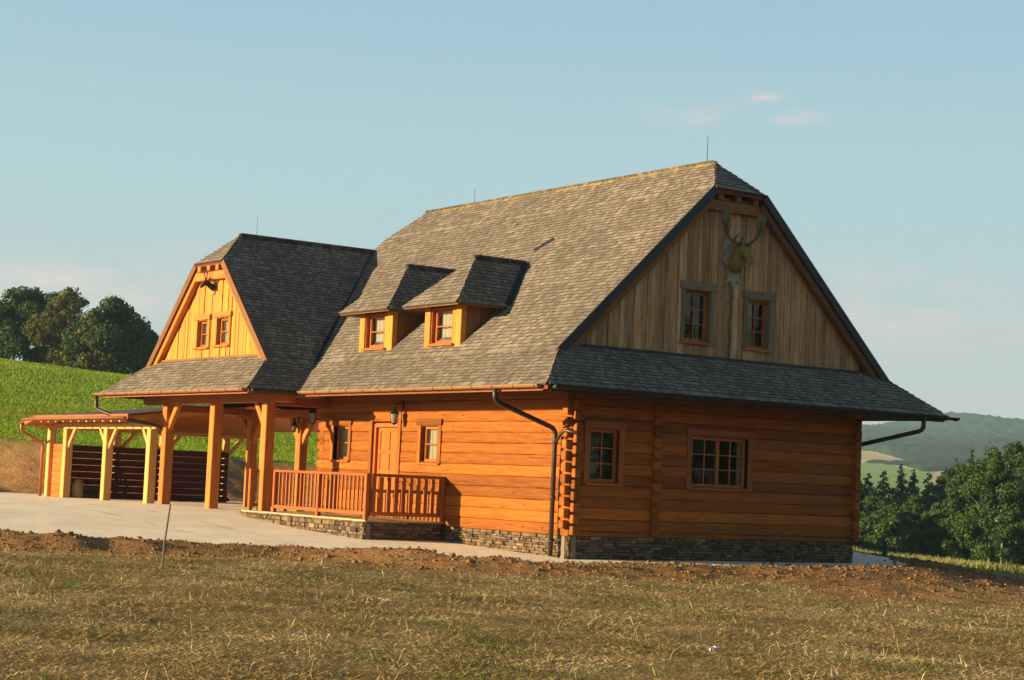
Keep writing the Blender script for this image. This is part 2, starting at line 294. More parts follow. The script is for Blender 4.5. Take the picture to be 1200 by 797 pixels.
# ------------------------------------------------------------------ mesh helpers
ROOT = {}
def root_loc(o):
    while o.parent: o = o.parent
    return np.array(o.location)
class MB:
    def __init__(s): s.v = []; s.f = []; s.gc = []; s.rn = []; s.m = []; s.cur = 0
    def add(s, vs, fs, gc=None, rnd=None):
        k = len(s.v); s.v += [tuple(p) for p in vs]
        if rnd is None: rnd = random.random()
        if gc is None:
            o = random.uniform(0, 50); gc = [(p[0]+o, p[1], p[2]) for p in vs]
        s.gc += [tuple(g) for g in gc]; s.rn += [rnd]*len(vs)
        s.f += [tuple(i+k for i in f) for f in fs]; s.m += [s.cur]*len(fs)
    def box(s, c, X, Y, Z, sx, sy, sz, ch=.008, rnd=None, g=None):  # centre, unit axes, full sizes; grain along the longest
        c = Vector(c); X, Y, Z = Vector(X), Vector(Y), Vector(Z)
        h = (sx/2, sy/2, sz/2); ch = min(ch, *(x*.45 for x in h)); vs = []; loc = []
        ids = {}
        for ix in (-1, 1):
            for iy in (-1, 1):
                for iz in (-1, 1):
                    for a in range(3):
                        d = [ix*(h[0]-ch), iy*(h[1]-ch), iz*(h[2]-ch)]; sg = (ix, iy, iz)
                        d[a] = sg[a]*h[a]; ids[(ix, iy, iz, a)] = len(vs)
                        vs.append(c + X*d[0] + Y*d[1] + Z*d[2]); loc.append(d)
        fs = []
        for a in range(3):
            b, e = (a+1) % 3, (a+2) % 3
            for sg in (-1, 1):
                q = []
                for (p, r) in ((-1, -1), (1, -1), (1, 1), (-1, 1)):
                    k = [0, 0, 0]; k[a] = sg; k[b] = p; k[e] = r; q.append(ids[(*k, a)])
                fs.append(q if sg > 0 else q[::-1])
            for p in (-1, 1):
                for r in (-1, 1):
                    q = []
                    k = [0, 0, 0]; k[b] = p; k[e] = r
                    k[a] = -1; q.append(ids[(*k, b)]); k[a] = 1; q.append(ids[(*k, b)])
                    q.append(ids[(*k, e)]); k[a] = -1; q.append(ids[(*k, e)])
                    fs.append(q if p*r < 0 else q[::-1])
        for ix in (-1, 1):
            for iy in (-1, 1):
                for iz in (-1, 1):
                    q = [ids[(ix, iy, iz, a)] for a in range(3)]; fs.append(q if ix*iy*iz > 0 else q[::-1])
        L = max(range(3), key=lambda i: (sx, sy, sz)[i]) if g is None else g
        o = random.uniform(0, 60); o2 = random.uniform(0, 9)
        gc = [(d[L]+o, d[(L+1) % 3]+o2, d[(L+2) % 3]) for d in loc]
        s.add(vs, fs, gc, rnd)
    def abox(s, x0, x1, y0, y1, z0, z1, ch=.008, rnd=None, g=None):
        s.box(((x0+x1)/2, (y0+y1)/2, (z0+z1)/2), (1, 0, 0), (0, 1, 0), (0, 0, 1), abs(x1-x0), abs(y1-y0), abs(z1-z0), ch, rnd, g)
    def bar(s, p0, p1, w, h, ch=.01, upv=(0, 0, 1), rnd=None):
        p0, p1 = Vector(p0), Vector(p1); d = p1-p0; L = d.length; X = d/L
        Y = Vector(upv).cross(X)
        if Y.length < 1e-4: Y = Vector((0, 1, 0)).cross(X)
        Y.normalize(); Z = X.cross(Y)
        s.box((p0+p1)/2, X, Y, Z, L, w, h, ch, rnd, 0)
    def tube(s, pts, r, n=8, cap=True):
        pts = [Vector(p) for p in pts]; rs = r if isinstance(r, (list, tuple)) else [r]*len(pts)
        vs = []; gc = []; fs = []; o = random.uniform(0, 40)
        T0 = (pts[1]-pts[0]).normalized(); N = T0.orthogonal().normalized(); L = 0
        for i, p in enumerate(pts):
            T = ((pts[min(i+1, len(pts)-1)]-pts[i]).normalized() + (pts[i]-pts[max(i-1, 0)]).normalized())
            T = T.normalized() if T.length > 1e-6 else T0
            N = (N - T*N.dot(T)).normalized(); B = T.cross(N)
            if i: L += (p-pts[i-1]).length
            for k in range(n):
                a = 2*math.pi*k/n; vs.append(p + (N*math.cos(a)+B*math.sin(a))*rs[i]); gc.append((L+o, rs[i]*math.cos(a), rs[i]*math.sin(a)))
            if i:
                for k in range(n):
                    a, b = (i-1)*n+k, (i-1)*n+(k+1) % n; fs.append((a, b, b+n, a+n))
        if cap: fs.append(tuple(range(n))[::-1]); fs.append(tuple(range(len(vs)-n, len(vs))))
        s.add(vs, fs, gc)
    def prism(s, poly, thick, n=None, rnd=None):       # planar polygon extruded by vector thick
        k = len(poly); t_ = Vector(thick); a = [Vector(p) for p in poly]; b = [p+t_ for p in a]
        fs = [tuple(range(k)), tuple(range(2*k-1, k-1, -1))] + [(i, i+k, (i+1) % k + k, (i+1) % k) for i in range(k)]
        s.add(a+b, fs, None, rnd)
    def build(s, name, mats, parent=None, smooth=False):
        me = bpy.data.meshes.new(name); o = bpy.data.objects.new(name, me); COL.objects.link(o)
        off = root_loc(parent) if parent else np.zeros(3)
        me.from_pydata((np.array(s.v)-off).tolist(), [], s.f)
        for m in (mats if isinstance(mats, (list, tuple)) else [mats]): me.materials.append(MAT[m])
        if max(s.m, default=0) > 0: me.polygons.foreach_set('material_index', s.m)
        a = me.attributes.new('gc', 'FLOAT_VECTOR', 'POINT'); a.data.foreach_set('vector', np.array(s.gc, np.float32).ravel())
        a = me.attributes.new('rnd', 'FLOAT', 'POINT'); a.data.foreach_set('value', np.array(s.rn, np.float32))
        if smooth: me.shade_smooth()
        import bmesh as _b
        bm = _b.new(); bm.from_mesh(me); _b.ops.recalc_face_normals(bm, faces=bm.faces); bm.to_mesh(me); bm.free()
        if parent: o.parent = parent
        return o
def np_mesh(name, V, F, mats, parent=None, attrs=None, mi=None, smooth=False):
    me = bpy.data.meshes.new(name); k = F.shape[1]
    me.vertices.add(len(V)); me.vertices.foreach_set('co', np.asarray(V, np.float32).ravel())
    me.loops.add(F.size); me.loops.foreach_set('vertex_index', F.astype(np.int32).ravel())
    me.polygons.add(len(F)); me.polygons.foreach_set('loop_start', np.arange(0, F.size, k, dtype=np.int32))
    me.polygons.foreach_set('loop_total', np.full(len(F), k, np.int32))
    for m in mats: me.materials.append(MAT[m])
    if mi is not None: me.polygons.foreach_set('material_index', np.asarray(mi, np.int32))
    for n, a in (attrs or {}).items():
        at = me.attributes.new(n, 'FLOAT', 'POINT'); at.data.foreach_set('value', np.asarray(a, np.float32))
    me.update(calc_edges=True); me.validate()
    if smooth: me.shade_smooth()
    o = bpy.data.objects.new(name, me); COL.objects.link(o)
    if parent: o.parent = parent
    return o
def tag(o, label, cat, group=None):
    o['label'] = label; o['category'] = cat
    if group: o['group'] = group
    return o
def thing(name, label, cat, loc=(0, 0, 0), group=None):
    o = bpy.data.objects.new(name, None); COL.objects.link(o); o.location = loc; o.empty_display_size = .3
    return tag(o, label, cat, group)

# ------------------------------------------------------------------ terrain
def sstep(a, b, x): t_ = np.clip((x-a)/(b-a), 0, 1); return t_*t_*(3-2*t_)
ZW = np.array([-6, 0, 4.5, 8, 11.2, 13, 16, 25, 60]); ZZ = np.array([-.02, -.02, .10, .22, .42, .51, .53, .47, .45])
def slab_z(x, y):
    return np.interp(-x, ZW, ZZ) - .022*np.maximum(0, -y-2.5)
SLAB = np.array([(-36, -6), (-16, -12.6), (-9, -11.5), (-5.4, -11), (-3.8, -10.3), (-3.4, -8.3), (-3.2, -6.4), (-2.4, -5.0), (-1.0, -4.2), (.8, -3.2), (1.7, -1.8),
                 (1.6, 2), (1.9, 4.2), (2.1, 7.3), (.9, 9.9), (-2.4, 12.5), (-4.3, 13.1), (-12, 13), (-21, 11), (-26.8, 7.5), (-27.3, 2), (-30.5, -1.7)], float)
def poly_sd(x, y, P=SLAB):                              # signed distance, negative inside
    x = np.asarray(x, float); y = np.asarray(y, float); d = np.full(x.shape, 1e9); ins = np.zeros(x.shape, bool); n = len(P)
    for i in range(n):
        ax, ay = P[i]; bx, by = P[(i+1) % n]; ex, ey = bx-ax, by-ay
        t_ = np.clip(((x-ax)*ex+(y-ay)*ey)/(ex*ex+ey*ey), 0, 1); d = np.minimum(d, np.hypot(x-ax-t_*ex, y-ay-t_*ey))
        c = ((ay > y) != (by > y)); xi = ax + (y-ay)/np.where(by == ay, 1e-9, by-ay)*ex; ins ^= c & (x < xi)
    return np.where(ins, -d, d)
TV = np.array([-80, 0, 12, 20, 28, 36, 45, 56, 66, 80, 110, 150, 180, 200, 260, 400, 700, 6000.])
TT = np.array([-1.5, -.6, -.3, -.2, -.1, 0, .1, .2, .3, .6, 1.5])
TG = np.array([
 [.5, .1, -.1, -.2, -.2, -.2, -.2, -.2, -.3, -.5, -2],
 [.6, .2, -.1, -.2, -.25, -.3, -.3, -.35, -.4, -.5, -1.5],
 [.6, .1, -.15, -.2, -.25, -.3, -.35, -.4, -.45, -.6, -1.5],
 [.6, .1, -.15, -.2, -.25, -.34, -.38, -.42, -.48, -.7, -2],
 [.6, .1, -.12, -.16, -.2, -.28, -.34, -.38, -.46, -.8, -2.4],
 [.9, .3, -.02, -.07, -.1, -.16, -.2, -.26, -.4, -1, -3],
 [1.4, .6, .12, .06, 0, -.1, -.14, -.2, -.42, -1.3, -3.6],
 [2.6, 1.9, 1.5, 1.3, .9, .2, -.12, -.28, -.6, -1.8, -4.4],
 [3.6, 2.8, 2.25, 2.05, 1.8, .9, 0, -.5, -.95, -2.4, -5],
 [5.4, 4.2, 3.3, 2.8, 2.2, 1.3, .1, -.95, -1.4, -3.4, -7],
 [9, 7.4, 5.7, 4.8, 3.5, 2., .1, -1.72, -2.3, -5, -10],
 [13, 11.6, 9.4, 8.1, 6., 3.4, .2, -2.75, -3.7, -7, -14],
 [16, 14, 11.75, 10.3, 7.6, 4.2, .2, -3.6, -4.6, -9, -17],
 [17, 14.6, 12.0, 10.4, 7.7, 4.2, 0, -4.2, -5.3, -10, -18],
 [17, 14, 11, 9.4, 6, 3, -2, -6.5, -8, -13, -20],
 [8, 8, 6, 3, 0, -4, -10, -14, -16, -20, -24],
 [-24]*11, [-26]*11], float)
def bilerp(u, v):
    t_ = u/np.maximum(v, 15)
    ti = np.interp(t_, TT, np.arange(len(TT))); vi = np.interp(v, TV, np.arange(len(TV)))
    i0 = np.clip(vi.astype(int), 0, len(TV)-2); j0 = np.clip(ti.astype(int), 0, len(TT)-2); fi = vi-i0; fj = ti-j0
    return (TG[i0, j0]*(1-fi)*(1-fj)+TG[i0+1, j0]*fi*(1-fj)+TG[i0, j0+1]*(1-fi)*fj+TG[i0+1, j0+1]*fi*fj)
_ph = rng.uniform(0, 6.28, (40, 3)); _an = rng.uniform(0, 6.28, 40)
def fnoise(x, y, f, n=6, k0=0):                         # cheap band-limited noise
    r = 0
    for i in range(n):
        a = _an[(k0+i) % 40]; s_ = f*(.7+.12*i)
        r = r + np.sin((x*math.cos(a)+y*math.sin(a))*s_*6.283+_ph[(k0+i) % 40, 0] + 1.3*np.sin((x*math.sin(a)-y*math.cos(a))*s_*3.1+_ph[(k0+i) % 40, 1]))
    return r/n
def uv_of(x, y): dx, dy = x-CAM.x, y-CAM.y; return dx*RV.x+dy*RV.y, dx*FV.x+dy*FV.y
def ground_z(x, y, detail=True):
    x = np.asarray(x, float); y = np.asarray(y, float); u, v = uv_of(x, y)
    base = bilerp(u, v) + sstep(90, 160, v)*fnoise(x, y, .02, 5, 9)*.25
    d = poly_sd(x, y); w = sstep(.2, 4.2, d)
    z = np.minimum(slab_z(x, y)-.06, 9)*(1-w) + base*w
    front = sstep(-17, -10, x)*sstep(16, 6, y)                     # berm of dug soil along the front edge of the slab
    amp = .30*(.75+.5*fnoise(x, y, .22, 4, 3)) * np.where(x > 0.5, np.interp(y, [-14, -5, -1, 8], [1.15, .75, .52, .5]), 1)
    z = z + front*amp*np.exp(-((d-.9)/.75)**2)*(d > -.15)
    if detail:
        sm = soil_mask(x, y, d); z = z + sm*(.06*fnoise(x, y, .8, 6, 5)+.035*fnoise(x, y, 1.9, 6, 17))*(d > .1)
        z = z + (1-sm)*.03*fnoise(x, y, .3, 5, 21)*(d > .3)
    return np.where(d < -.1, slab_z(x, y)-.06-.3*(d < -1.2), z)
def soil_mask(x, y, d=None):
    if d is None: d = poly_sd(x, y)
    u, v = uv_of(x, y); wob = .8*fnoise(x, y, .35, 5, 27)
    s1 = sstep(3.6, 2.2, d+wob)*sstep(24, 20, y)
    bank = .72*sstep(4.6, 3.3, d+wob)*(v > 52)*(u < 2)
    right = sstep(7.5, 5.0, d+wob*1.5)*(u > 6)
    return np.clip(np.maximum(np.maximum(s1, bank), right), 0, 1)*(v > 15)
def axis(lo, hi, st, far, gr):
    a = list(np.arange(lo, hi+1e-6, st)); s_ = st
    x = hi
    while x < far: s_ *= gr; x += s_; a.append(x)
    s_ = st; x = lo
    while x > -far: s_ *= gr; x -= s_; a.insert(0, x)
    return np.array(a)
ua = axis(-21, 17, .22, 3400, 1.13); va = axis(12, 78, .25, 3400, 1.09); va = va[va > -900]
U, V_ = np.meshgrid(ua, va); X = CAM.x+RV.x*U+FV.x*V_; Y = CAM.y+RV.y*U+FV.y*V_
Z = ground_z(X, Y); nr, nc = X.shape
idx = np.arange(nr*nc).reshape(nr, nc); F = np.stack([idx[:-1, :-1], idx[:-1, 1:], idx[1:, 1:], idx[1:, :-1]], -1).reshape(-1, 4)
D = poly_sd(X, Y); soilm = soil_mask(X, Y, D)
greenm = np.maximum(sstep(57, 63, V_)*sstep(2.6, 4.6, D)*(U < 4), sstep(44, 49, V_)*(U > 4)*sstep(2.5, 4.5, D))
g_obj = np_mesh('ground', np.stack([X, Y, Z], -1).reshape(-1, 3), F, ['ground'], attrs={'soil': soilm.ravel(), 'green': np.clip(greenm, 0, 1).ravel()}, smooth=True)
g_obj['kind'] = 'structure'
gz = lambda x, y: float(ground_z(np.array([x]), np.array([y]))[0])

# paved yard
xs = np.arange(-37, 3.01, .25); ys = np.arange(-21, 14, .25); XX, YY = np.meshgrid(xs, ys); sdv = poly_sd(XX, YY)
ok = sdv < .02; zz = slab_z(XX, YY) + .008*fnoise(XX, YY, .5, 5, 2)
# pull the rim vertices on to the outline
def snap(P):
    best = None
    for i in range(len(SLAB)):
        a, b = SLAB[i], SLAB[(i+1) % len(SLAB)]; e = b-a; t_ = np.clip(((P-a)@e)/(e@e), 0, 1); q_ = a+t_*e; dd = np.hypot(*(P-q_))
        if best is None or dd < best[0]: best = (dd, q_)
    return best[1]
m = MB(); vid = {}; vs = []; fs = []
for i in range(XX.shape[0]-1):
    for j in range(XX.shape[1]-1):
        cs = [(i, j), (i, j+1), (i+1, j+1), (i+1, j)]
        if sum(ok[c] for c in cs) >= 3:
            f = []
            for c in cs:
                if c not in vid:
                    p = np.array((XX[c], YY[c]))
                    if sdv[c] > -.12: p = snap(p)
                    vid[c] = len(vs); vs.append((p[0], p[1], zz[c]))
                f.append(vid[c])
            fs.append(f)
# skirt for thickness
ec = {}
for f in fs:
    for a, b in zip(f, f[1:]+f[:1]): ec[(a, b)] = ec.get((a, b), 0)+1
for (a, b) in [e for e in ec if (e[1], e[0]) not in ec]:
    k = len(vs); vs += [(vs[a][0], vs[a][1], vs[a][2]-.14), (vs[b][0], vs[b][1], vs[b][2]-.14)]; fs.append([b, a, k, k+1])
m.add(vs, fs); o = m.build('paved_yard', 'slab'); o['kind'] = 'structure'

# far valley and hills
def hills():
    uu = np.concatenate([np.arange(-1900, 150, 60), np.arange(150, 760, 3.2), np.arange(760, 2200, 60)]); vv = np.concatenate([np.arange(560, 1000, 20), np.arange(1000, 1720, 6), np.arange(1720, 2700, 9), np.arange(2700, 3300, 60)])
    U, V = np.meshgrid(uu, vv); t_ = U/V
    ang = np.interp(V, [560, 700, 1000, 1400, 1700, 2100, 2500, 2700, 3300], [-22*2153/560, 2, 25, 46, 56, 70, 90, 84, 50])    # height over the eye line, in 1/2153 rad
    ang = ang + np.where(V > 1600, (V-1600)/900, 0)*(6*np.sin(t_*22+1)+3*np.sin(t_*57)) - sstep(1300, 2500, V)*40*(t_ < 0)*np.clip(-t_*2, 0, 1)
    Zz = 1.6+ang/2153*V
    x = CAM.x+RV.x*U+FV.x*V; y = CAM.y+RV.y*U+FV.y*V
    gull = fnoise(x, y, .0035, 6, 11); Zz += sstep(1650, 1950, V)*gull*9
    px = 600+t_*2153+3*fnoise(U, V, .02, 5, 7)
    yb = lambda p: np.interp(p, [900, 1005, 1030, 1050, 1075, 1096, 1110, 1130, 1165, 1200, 1260], [1720, 1710, 1640, 1520, 1340, 1170, 1210, 1340, 1530, 1600, 1560])
    mat = np.zeros(U.shape, int)
    vb = yb(px); mat[(V < vb)] = 1
    mat[(px < 1096) & (V < np.interp(px, [1000, 1050, 1096], [1300, 1270, 1120]))] = 2
    tree = (px > 1018) & (px < 1092) & (np.abs(V+14*fnoise(U, V, .03, 5, 2)-np.interp(px, [1018, 1040, 1070, 1092], [1290, 1300, 1290, 1180])) < np.interp(px, [1018, 1050, 1080, 1092], [6, 20, 40, 24]))
    mat[tree] = 0
    mat[(px > 1165) & (V > 1850) & (V < 1850+np.interp(px, [1165, 1205, 1260], [0, 190, 260]))] = 2
    mat[(px > 1115) & (V > vb) & (V < vb+40) & (px < 1165)] = 0
    forest = (mat == 0)
    Zz = Zz + forest*(5+3.2*rng.random(U.shape)+2.2*fnoise(x, y, .05, 5, 3)) * np.where(V < 1560, .3, 1)
     
    nr, nc = U.shape; idx = np.arange(nr*nc).reshape(nr, nc); F = np.stack([idx[:-1, :-1], idx[:-1, 1:], idx[1:, 1:], idx[1:, :-1]], -1).reshape(-1, 4)
    mq = np.stack([mat[:-1, :-1], mat[:-1, 1:], mat[1:, 1:], mat[1:, :-1]]); mi = np.where((mq == 0).any(0), 0, mq[0]).ravel()
    o = np_mesh('hills', np.stack([x, y, Zz], -1).reshape(-1, 3), F, ['f_forest', 'f_yellow', 'f_green'], mi=mi); o['kind'] = 'structure'
hills()
#HAZE
hz = MB(); hz.abox(-3600, 3600, -3600, 3600, -32, 136, 0); 
MAT['haze'] = bpy.data.materials.new('haze'); MAT['haze'].use_nodes = True
hn = MAT['haze'].node_tree.nodes; hn.clear(); ho = hn.new('ShaderNodeOutputMaterial'); hv = hn.new('ShaderNodeVolumePrincipled')
hv.inputs['Color'].default_value = (.50, .76, 1.0, 1); hv.inputs['Density'].default_value = .00017; hv.inputs['Anisotropy'].default_value = 0.1
MAT['haze'].node_tree.links.new(hv.outputs[0], ho.inputs['Volume'])
o = hz.build('haze', 'haze'); o['kind'] = 'stuff'

# ------------------------------------------------------------------ the house
HW, H2 = 8.792, 4.396
house = thing('log_house', 'large log house with grey shingle roof, two dormers and a gabled porch wing', 'house', (0, 0, 0))
ZP = .48

def logwall(name, f, a0, a1, openings, zoff=0.0, n=13, depth=.2, ends=(True, True)):
    """f(a, out, z) -> world; logs as one wall mesh"""
    m = MB(); ph = .25
    rows = []
    z = ZP
    if zoff: rows.append((z, z+zoff)); z += zoff
    while z < 3.66: rows.append((z, min(z+ph, 3.72))); z += ph
    for (z0, z1) in rows:
        segs = [(a0, a1)]
        for (oa, ob, oz0, oz1) in openings:
            if z1 > oz0+.04 and z0 < oz1-.04:
                ns = []
                for s0, s1 in segs:
                    if ob <= s0 or oa >= s1: ns.append((s0, s1)); continue
                    if oa > s0: ns.append((s0, oa))
                    if ob < s1: ns.append((ob, s1))
                segs = ns
        rr = random.random(); jo = random.uniform(-.012, .012); off = random.uniform(0, 60)
        for s0, s1 in segs:
            k = max(2, int((s1-s0)/.5)+1); vs = []; gc = []; fs = []
            h = z1-z0; prof = [(-depth, 0), (-.015, .002), (-.002, .016), (.005, .28*h), (.005, .64*h), (-.003, h-.014), (-.015, h-.002), (-depth, h)]
            P = len(prof)
            for i in range(k):
                a = s0+(s1-s0)*i/(k-1); j1 = random.uniform(-.004, .004)+jo; j2 = random.uniform(-.004, .004)
                for (o_, q) in prof:
                    out = o_+(j1 if o_ > -.1 else 0); zz_ = z0+q+(j2 if 0 < q < h else 0)
                    vs.append(f(a, out, zz_)); gc.append((a+off, out, zz_+off))
            for i in range(k-1):
                for j in range(P):
                    A = i*P+j; B = i*P+(j+1) % P; fs.append((A, B, B+P, A+P))
            fs.append(tuple(range(P))); fs.append(tuple(range((k-1)*P, k*P))[::-1]); m.add(vs, fs, gc, rr)
        for e, at, sg in ((0, a0, -1), (1, a1, 1)):
            if ends[e] and z1-z0 > .15:
                p = Vector(f(at+sg*.072, -.095, (z0+z1)/2)); A = (Vector(f(1, 0, 0))-Vector(f(0, 0, 0))).normalized(); O = (Vector(f(0, 1, 0))-Vector(f(0, 0, 0))).normalized()
                m.box(p, A, O, Vector((0, 0, 1)), .148, .175+random.uniform(-.01, .01), (z1-z0)*random.uniform(.74, .82), .014, rr, 0)
    return m.build(name, 'log', house)
WIN_A = (-10.45, -9.68, 2.0, 2.87); DOOR = (-8.45, -7.22, .57, 2.93); WIN_B = (-6.14, -5.36, 2.0, 2.87)
GW1 = (.5, 1.32, 1.68, 2.85); GW2 = (3.45, 5.17, 1.68, 2.83)
logwall('log_wall', lambda a, o_, z: (a, -o_, z), -11.2, -.001, [WIN_A, DOOR, WIN_B])
logwall('log_wall', lambda a, o_, z: (o_, a, z), 0.001, HW, [GW1, GW2], .125)
logwall('log_wall', lambda a, o_, z: (-a, HW+o_, z), 0, 11.2, [])
logwall('log_wall', lambda a, o_, z: (-11.2-o_, -a, z), -HW, 0, [], .125, ends=(True, False))
m = MB()                                                 # ends of the inner cross wall showing through the gable wall
z = ZP+.02
while z < 3.5:
    m.box((.045, 2.39+random.uniform(-.012, .012), z+.115), (1, 0, 0), (0, 1, 0), (0, 0, 1), .12, .22, .20, .014, None, 0); z += .25
m.build('cross_wall_ends', 'log', house)

def stones(name, f, a0, a1, z0f, z1, parent, hmin=.06, hmax=.13, thick=.06):
    m = MB(); m2 = MB(); z = z1
    zlow = min(z0f(a0), z0f(a1), z0f((a0+a1)/2))-.08
    while z > zlow:
        h = random.uniform(hmin*.7, hmax*.85); a = a0
        while a < a1-.02:
            w = min(random.uniform(.07, .30), a1-a)
            if z > z0f(a+w/2)-.10 and w > .02:
                pr = random.uniform(0, .045); p = Vector(f(a+w/2, -thick/2+pr, z-h/2))
                A = (Vector(f(1, 0, 0))-Vector(f(0, 0, 0))).normalized(); O = (Vector(f(0, 1, 0))-Vector(f(0, 0, 0))).normalized()
                jr = random.uniform(-.05, .05)*min(1, .16/w); A2 = (A*math.cos(jr)+Vector((0, 0, 1))*math.sin(jr)); Z2 = A2.cross(O) if A2.cross(O).z > 0 else O.cross(A2)
                m.box(p, A2, O, Z2, w-random.uniform(.004, .02), thick, h*random.uniform(.8, 1.12)-.006, random.uniform(.008, .022))
            a += w
        z -= h
    pts = [f(a0, -.05, zlow), f(a1, -.05, zlow), f(a1, -.05, z1-.005), f(a0, -.05, z1-.005)]
    k = m.cur; m.cur = 1; n_ = (Vector(f(0, 1, 0))-Vector(f(0, 0, 0))).normalized(); m.prism(pts, -n_*.12)
    return m.build(name, ['stone', 'mortar'], parent)
sz = lambda x, y: float(slab_z(np.array([x]), np.array([y]))[0])
stones('stone_plinth', lambda a, o_, z: (a, .06-o_, z), -11.2, 0, lambda a: sz(a, 0), ZP, house)
stones('stone_plinth', lambda a, o_, z: (o_-.06, a, z), .0, HW, lambda a: -.03, ZP, house)

# roof surfaces -----------------------------------------------------
EXPO = .126
def slope(m, prof, P, lo, hi, deckm, mids=None, wmin=.07, wmax=.14, lift=.029, rbase=None, deck_thick=.11):
    """prof: [(d, z)...] eave to ridge; P(a, d, z) -> world. lo/hi(z): extent along the eave."""
    pts = [Vector((d, z)) for d, z in prof]
    for s0, s1 in zip(pts[:-1], pts[1:]):
        L = (s1-s0).length; T = (s1-s0)/L
        nrm_ = Vector((T.y, -T.x)) if T.x < 0 else Vector((-T.y, T.x))
        if nrm_.y < 0: nrm_ = -nrm_
        n = max(1, round(L/EXPO)); e = L/n
        for i in range(n):
            b0 = i*e; za = s0.y+T.y*(b0+e*.5); zq0 = s0.y+T.y*max(b0, 0); zq1 = min(s0.y+T.y*(b0+e*1.9), s1.y if s1 is pts[-1] else 1e9)
            L0, L1, H0, H1 = lo(zq0), lo(zq1), hi(zq0), hi(zq1); a = min(L0, L1)-random.uniform(0, .1); a1 = max(H0, H1)
            ln = e*1.9
            while a < a1-.01:
                w = min(random.uniform(wmin, wmax), a1-a)
                if a1-(a+w) < .04: w = a1-a
                xa, xb = min(max(a+.004, L0), H0), min(max(a+w-.004, L0), H0); ya, yb = min(max(a+.004, L1), H1), min(max(a+w-.004, L1), H1)
                if xb-xa < .004 and yb-ya < .004: a += w; continue
                if i == 0: ex = .05
                else: ex = random.uniform(-.018, .012)
                q0 = b0-max(ex, -.02)-.004; q1 = b0+ln
                l0 = lift+random.uniform(0, .008); sk = random.uniform(-.006, .006)
                base0 = s0+T*q0; base1 = s0+T*q1
                top0 = base0+nrm_*(l0+.004); bot0 = base0+nrm_*(-.004); top1 = base1+nrm_*.003
                g = .004
                c = [P(xa, top0.x, top0.y+sk*.4), P(xb, top0.x, top0.y-sk*.4), P(yb, top1.x, top1.y), P(ya, top1.x, top1.y),
                     P(xa, bot0.x, bot0.y), P(xb, bot0.x, bot0.y)]
                o1 = random.uniform(0, 60)
                gc = [(o1, 0, 0), (o1, w, 0), (o1+ln, w, 0), (o1+ln, 0, 0), (o1-.03, 0, 0), (o1-.03, w, 0)]
                rs_ = random.random()**.9 if rbase is None else rbase
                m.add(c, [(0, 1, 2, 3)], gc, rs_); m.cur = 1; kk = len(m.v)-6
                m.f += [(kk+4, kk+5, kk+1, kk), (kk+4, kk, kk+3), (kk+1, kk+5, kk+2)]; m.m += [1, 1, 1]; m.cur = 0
                if False: m.add([], [], [], random.random()**.9 if rbase is None else rbase)
                a += w
        ks = [0, 1]
        z0, z1 = s0.y, s1.y
        A = [P(lo(z0+1e-4), s0.x, s0.y), P(hi(z0+1e-4), s0.x, s0.y), P(hi(z1-1e-4), s1.x, s1.y), P(lo(z1-1e-4), s1.x, s1.y)]
        A = [Vector(p)-Vector((0, 0, .012)) for p in A]
        deckm.prism(A, (0, 0, -deck_thick))
R1, RF = -.627, -13.35; XH, BH, ZH = .28, .769, 8.587; CV, ZS = 5.046, 4.505; ZR, ZE = 9.342, 3.677; EG, DE = 1.336, 6.084
shg, deck = MB(), MB()
def mhi(z):
    if z < ZS: return EG-(z-ZE)/(ZS-ZE)*(EG-XH)
    if z < ZH: return XH
    return XH-(z-ZH)/(ZR-ZH)*(XH-R1)
def mlo(z):
    if z < ZH: return -14.26
    return -14.26+(z-ZH)/(ZR-ZH)*(RF+14.26)
PROF = [(DE, ZE), (CV, ZS), (BH, ZH), (0, ZR)]
slope(shg, PROF, lambda a, d, z: (a, H2-d, z), mlo, mhi, deck)
slope(shg, PROF, lambda a, d, z: (-a, H2+d, z), lambda z: -mhi(z), lambda z: -mlo(z), deck, wmin=.15, wmax=.3)
YK = (DE-CV)/(ZS-ZE)
slope(shg, [(EG, ZE), (.02, 4.66)], lambda a, d, z: (d, a, z), lambda z: H2-DE+YK*(z-ZE), lambda z: H2+DE-YK*(z-ZE), deck)
slope(shg, [(XH, ZH), (R1, ZR)], lambda a, d, z: (d, a, z), lambda z: H2-BH*(ZR-z)/(ZR-ZH), lambda z: H2+BH*(ZR-z)/(ZR-ZH), deck)
slope(shg, [(-14.26, ZH), (RF, ZR)], lambda a, d, z: (d, -a, z), lambda z: -H2-BH*(ZR-z)/(ZR-ZH), lambda z: -H2+BH*(ZR-z)/(ZR-ZH), deck)
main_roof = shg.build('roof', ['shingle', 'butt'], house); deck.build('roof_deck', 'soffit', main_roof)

# porch wing roof
WX, WZR, WHW, WCV, WZS, WB, WZH, WY1, WYH, WYE = -14.15, 8.11, 4.726, 3.713, 4.463, .839, 7.298, -1.22, -2.123, -3.1
shg, deck = MB(), MB(); WP = [(WHW, ZE), (WCV, WZS), (WB, WZH), (0, WZR)]
WVY = -2.05
def wlo(z):                                             # front end of the wing slopes
    if z < WZS: return WYE+(z-ZE)/(WZS-ZE)*(WYH-WYE)
    if z < WZH: return WYH
    return WYH+(z-WZH)/(WZR-WZH)*(WY1-WYH)
def whi(z): return H2-(ZR-z)/.955-.05 if z > ZS else H2-DE+(z-ZE)*YK+.02
slope(shg, WP, lambda a, d, z: (WX+d, a, z), wlo, whi, deck)
slope(shg, WP, lambda a, d, z: (WX-d, -a, z), lambda z: -9.5, lambda z: -wlo(z), deck, wmin=.12, wmax=.25)
WK = (WHW-WCV)/(WZS-ZE)
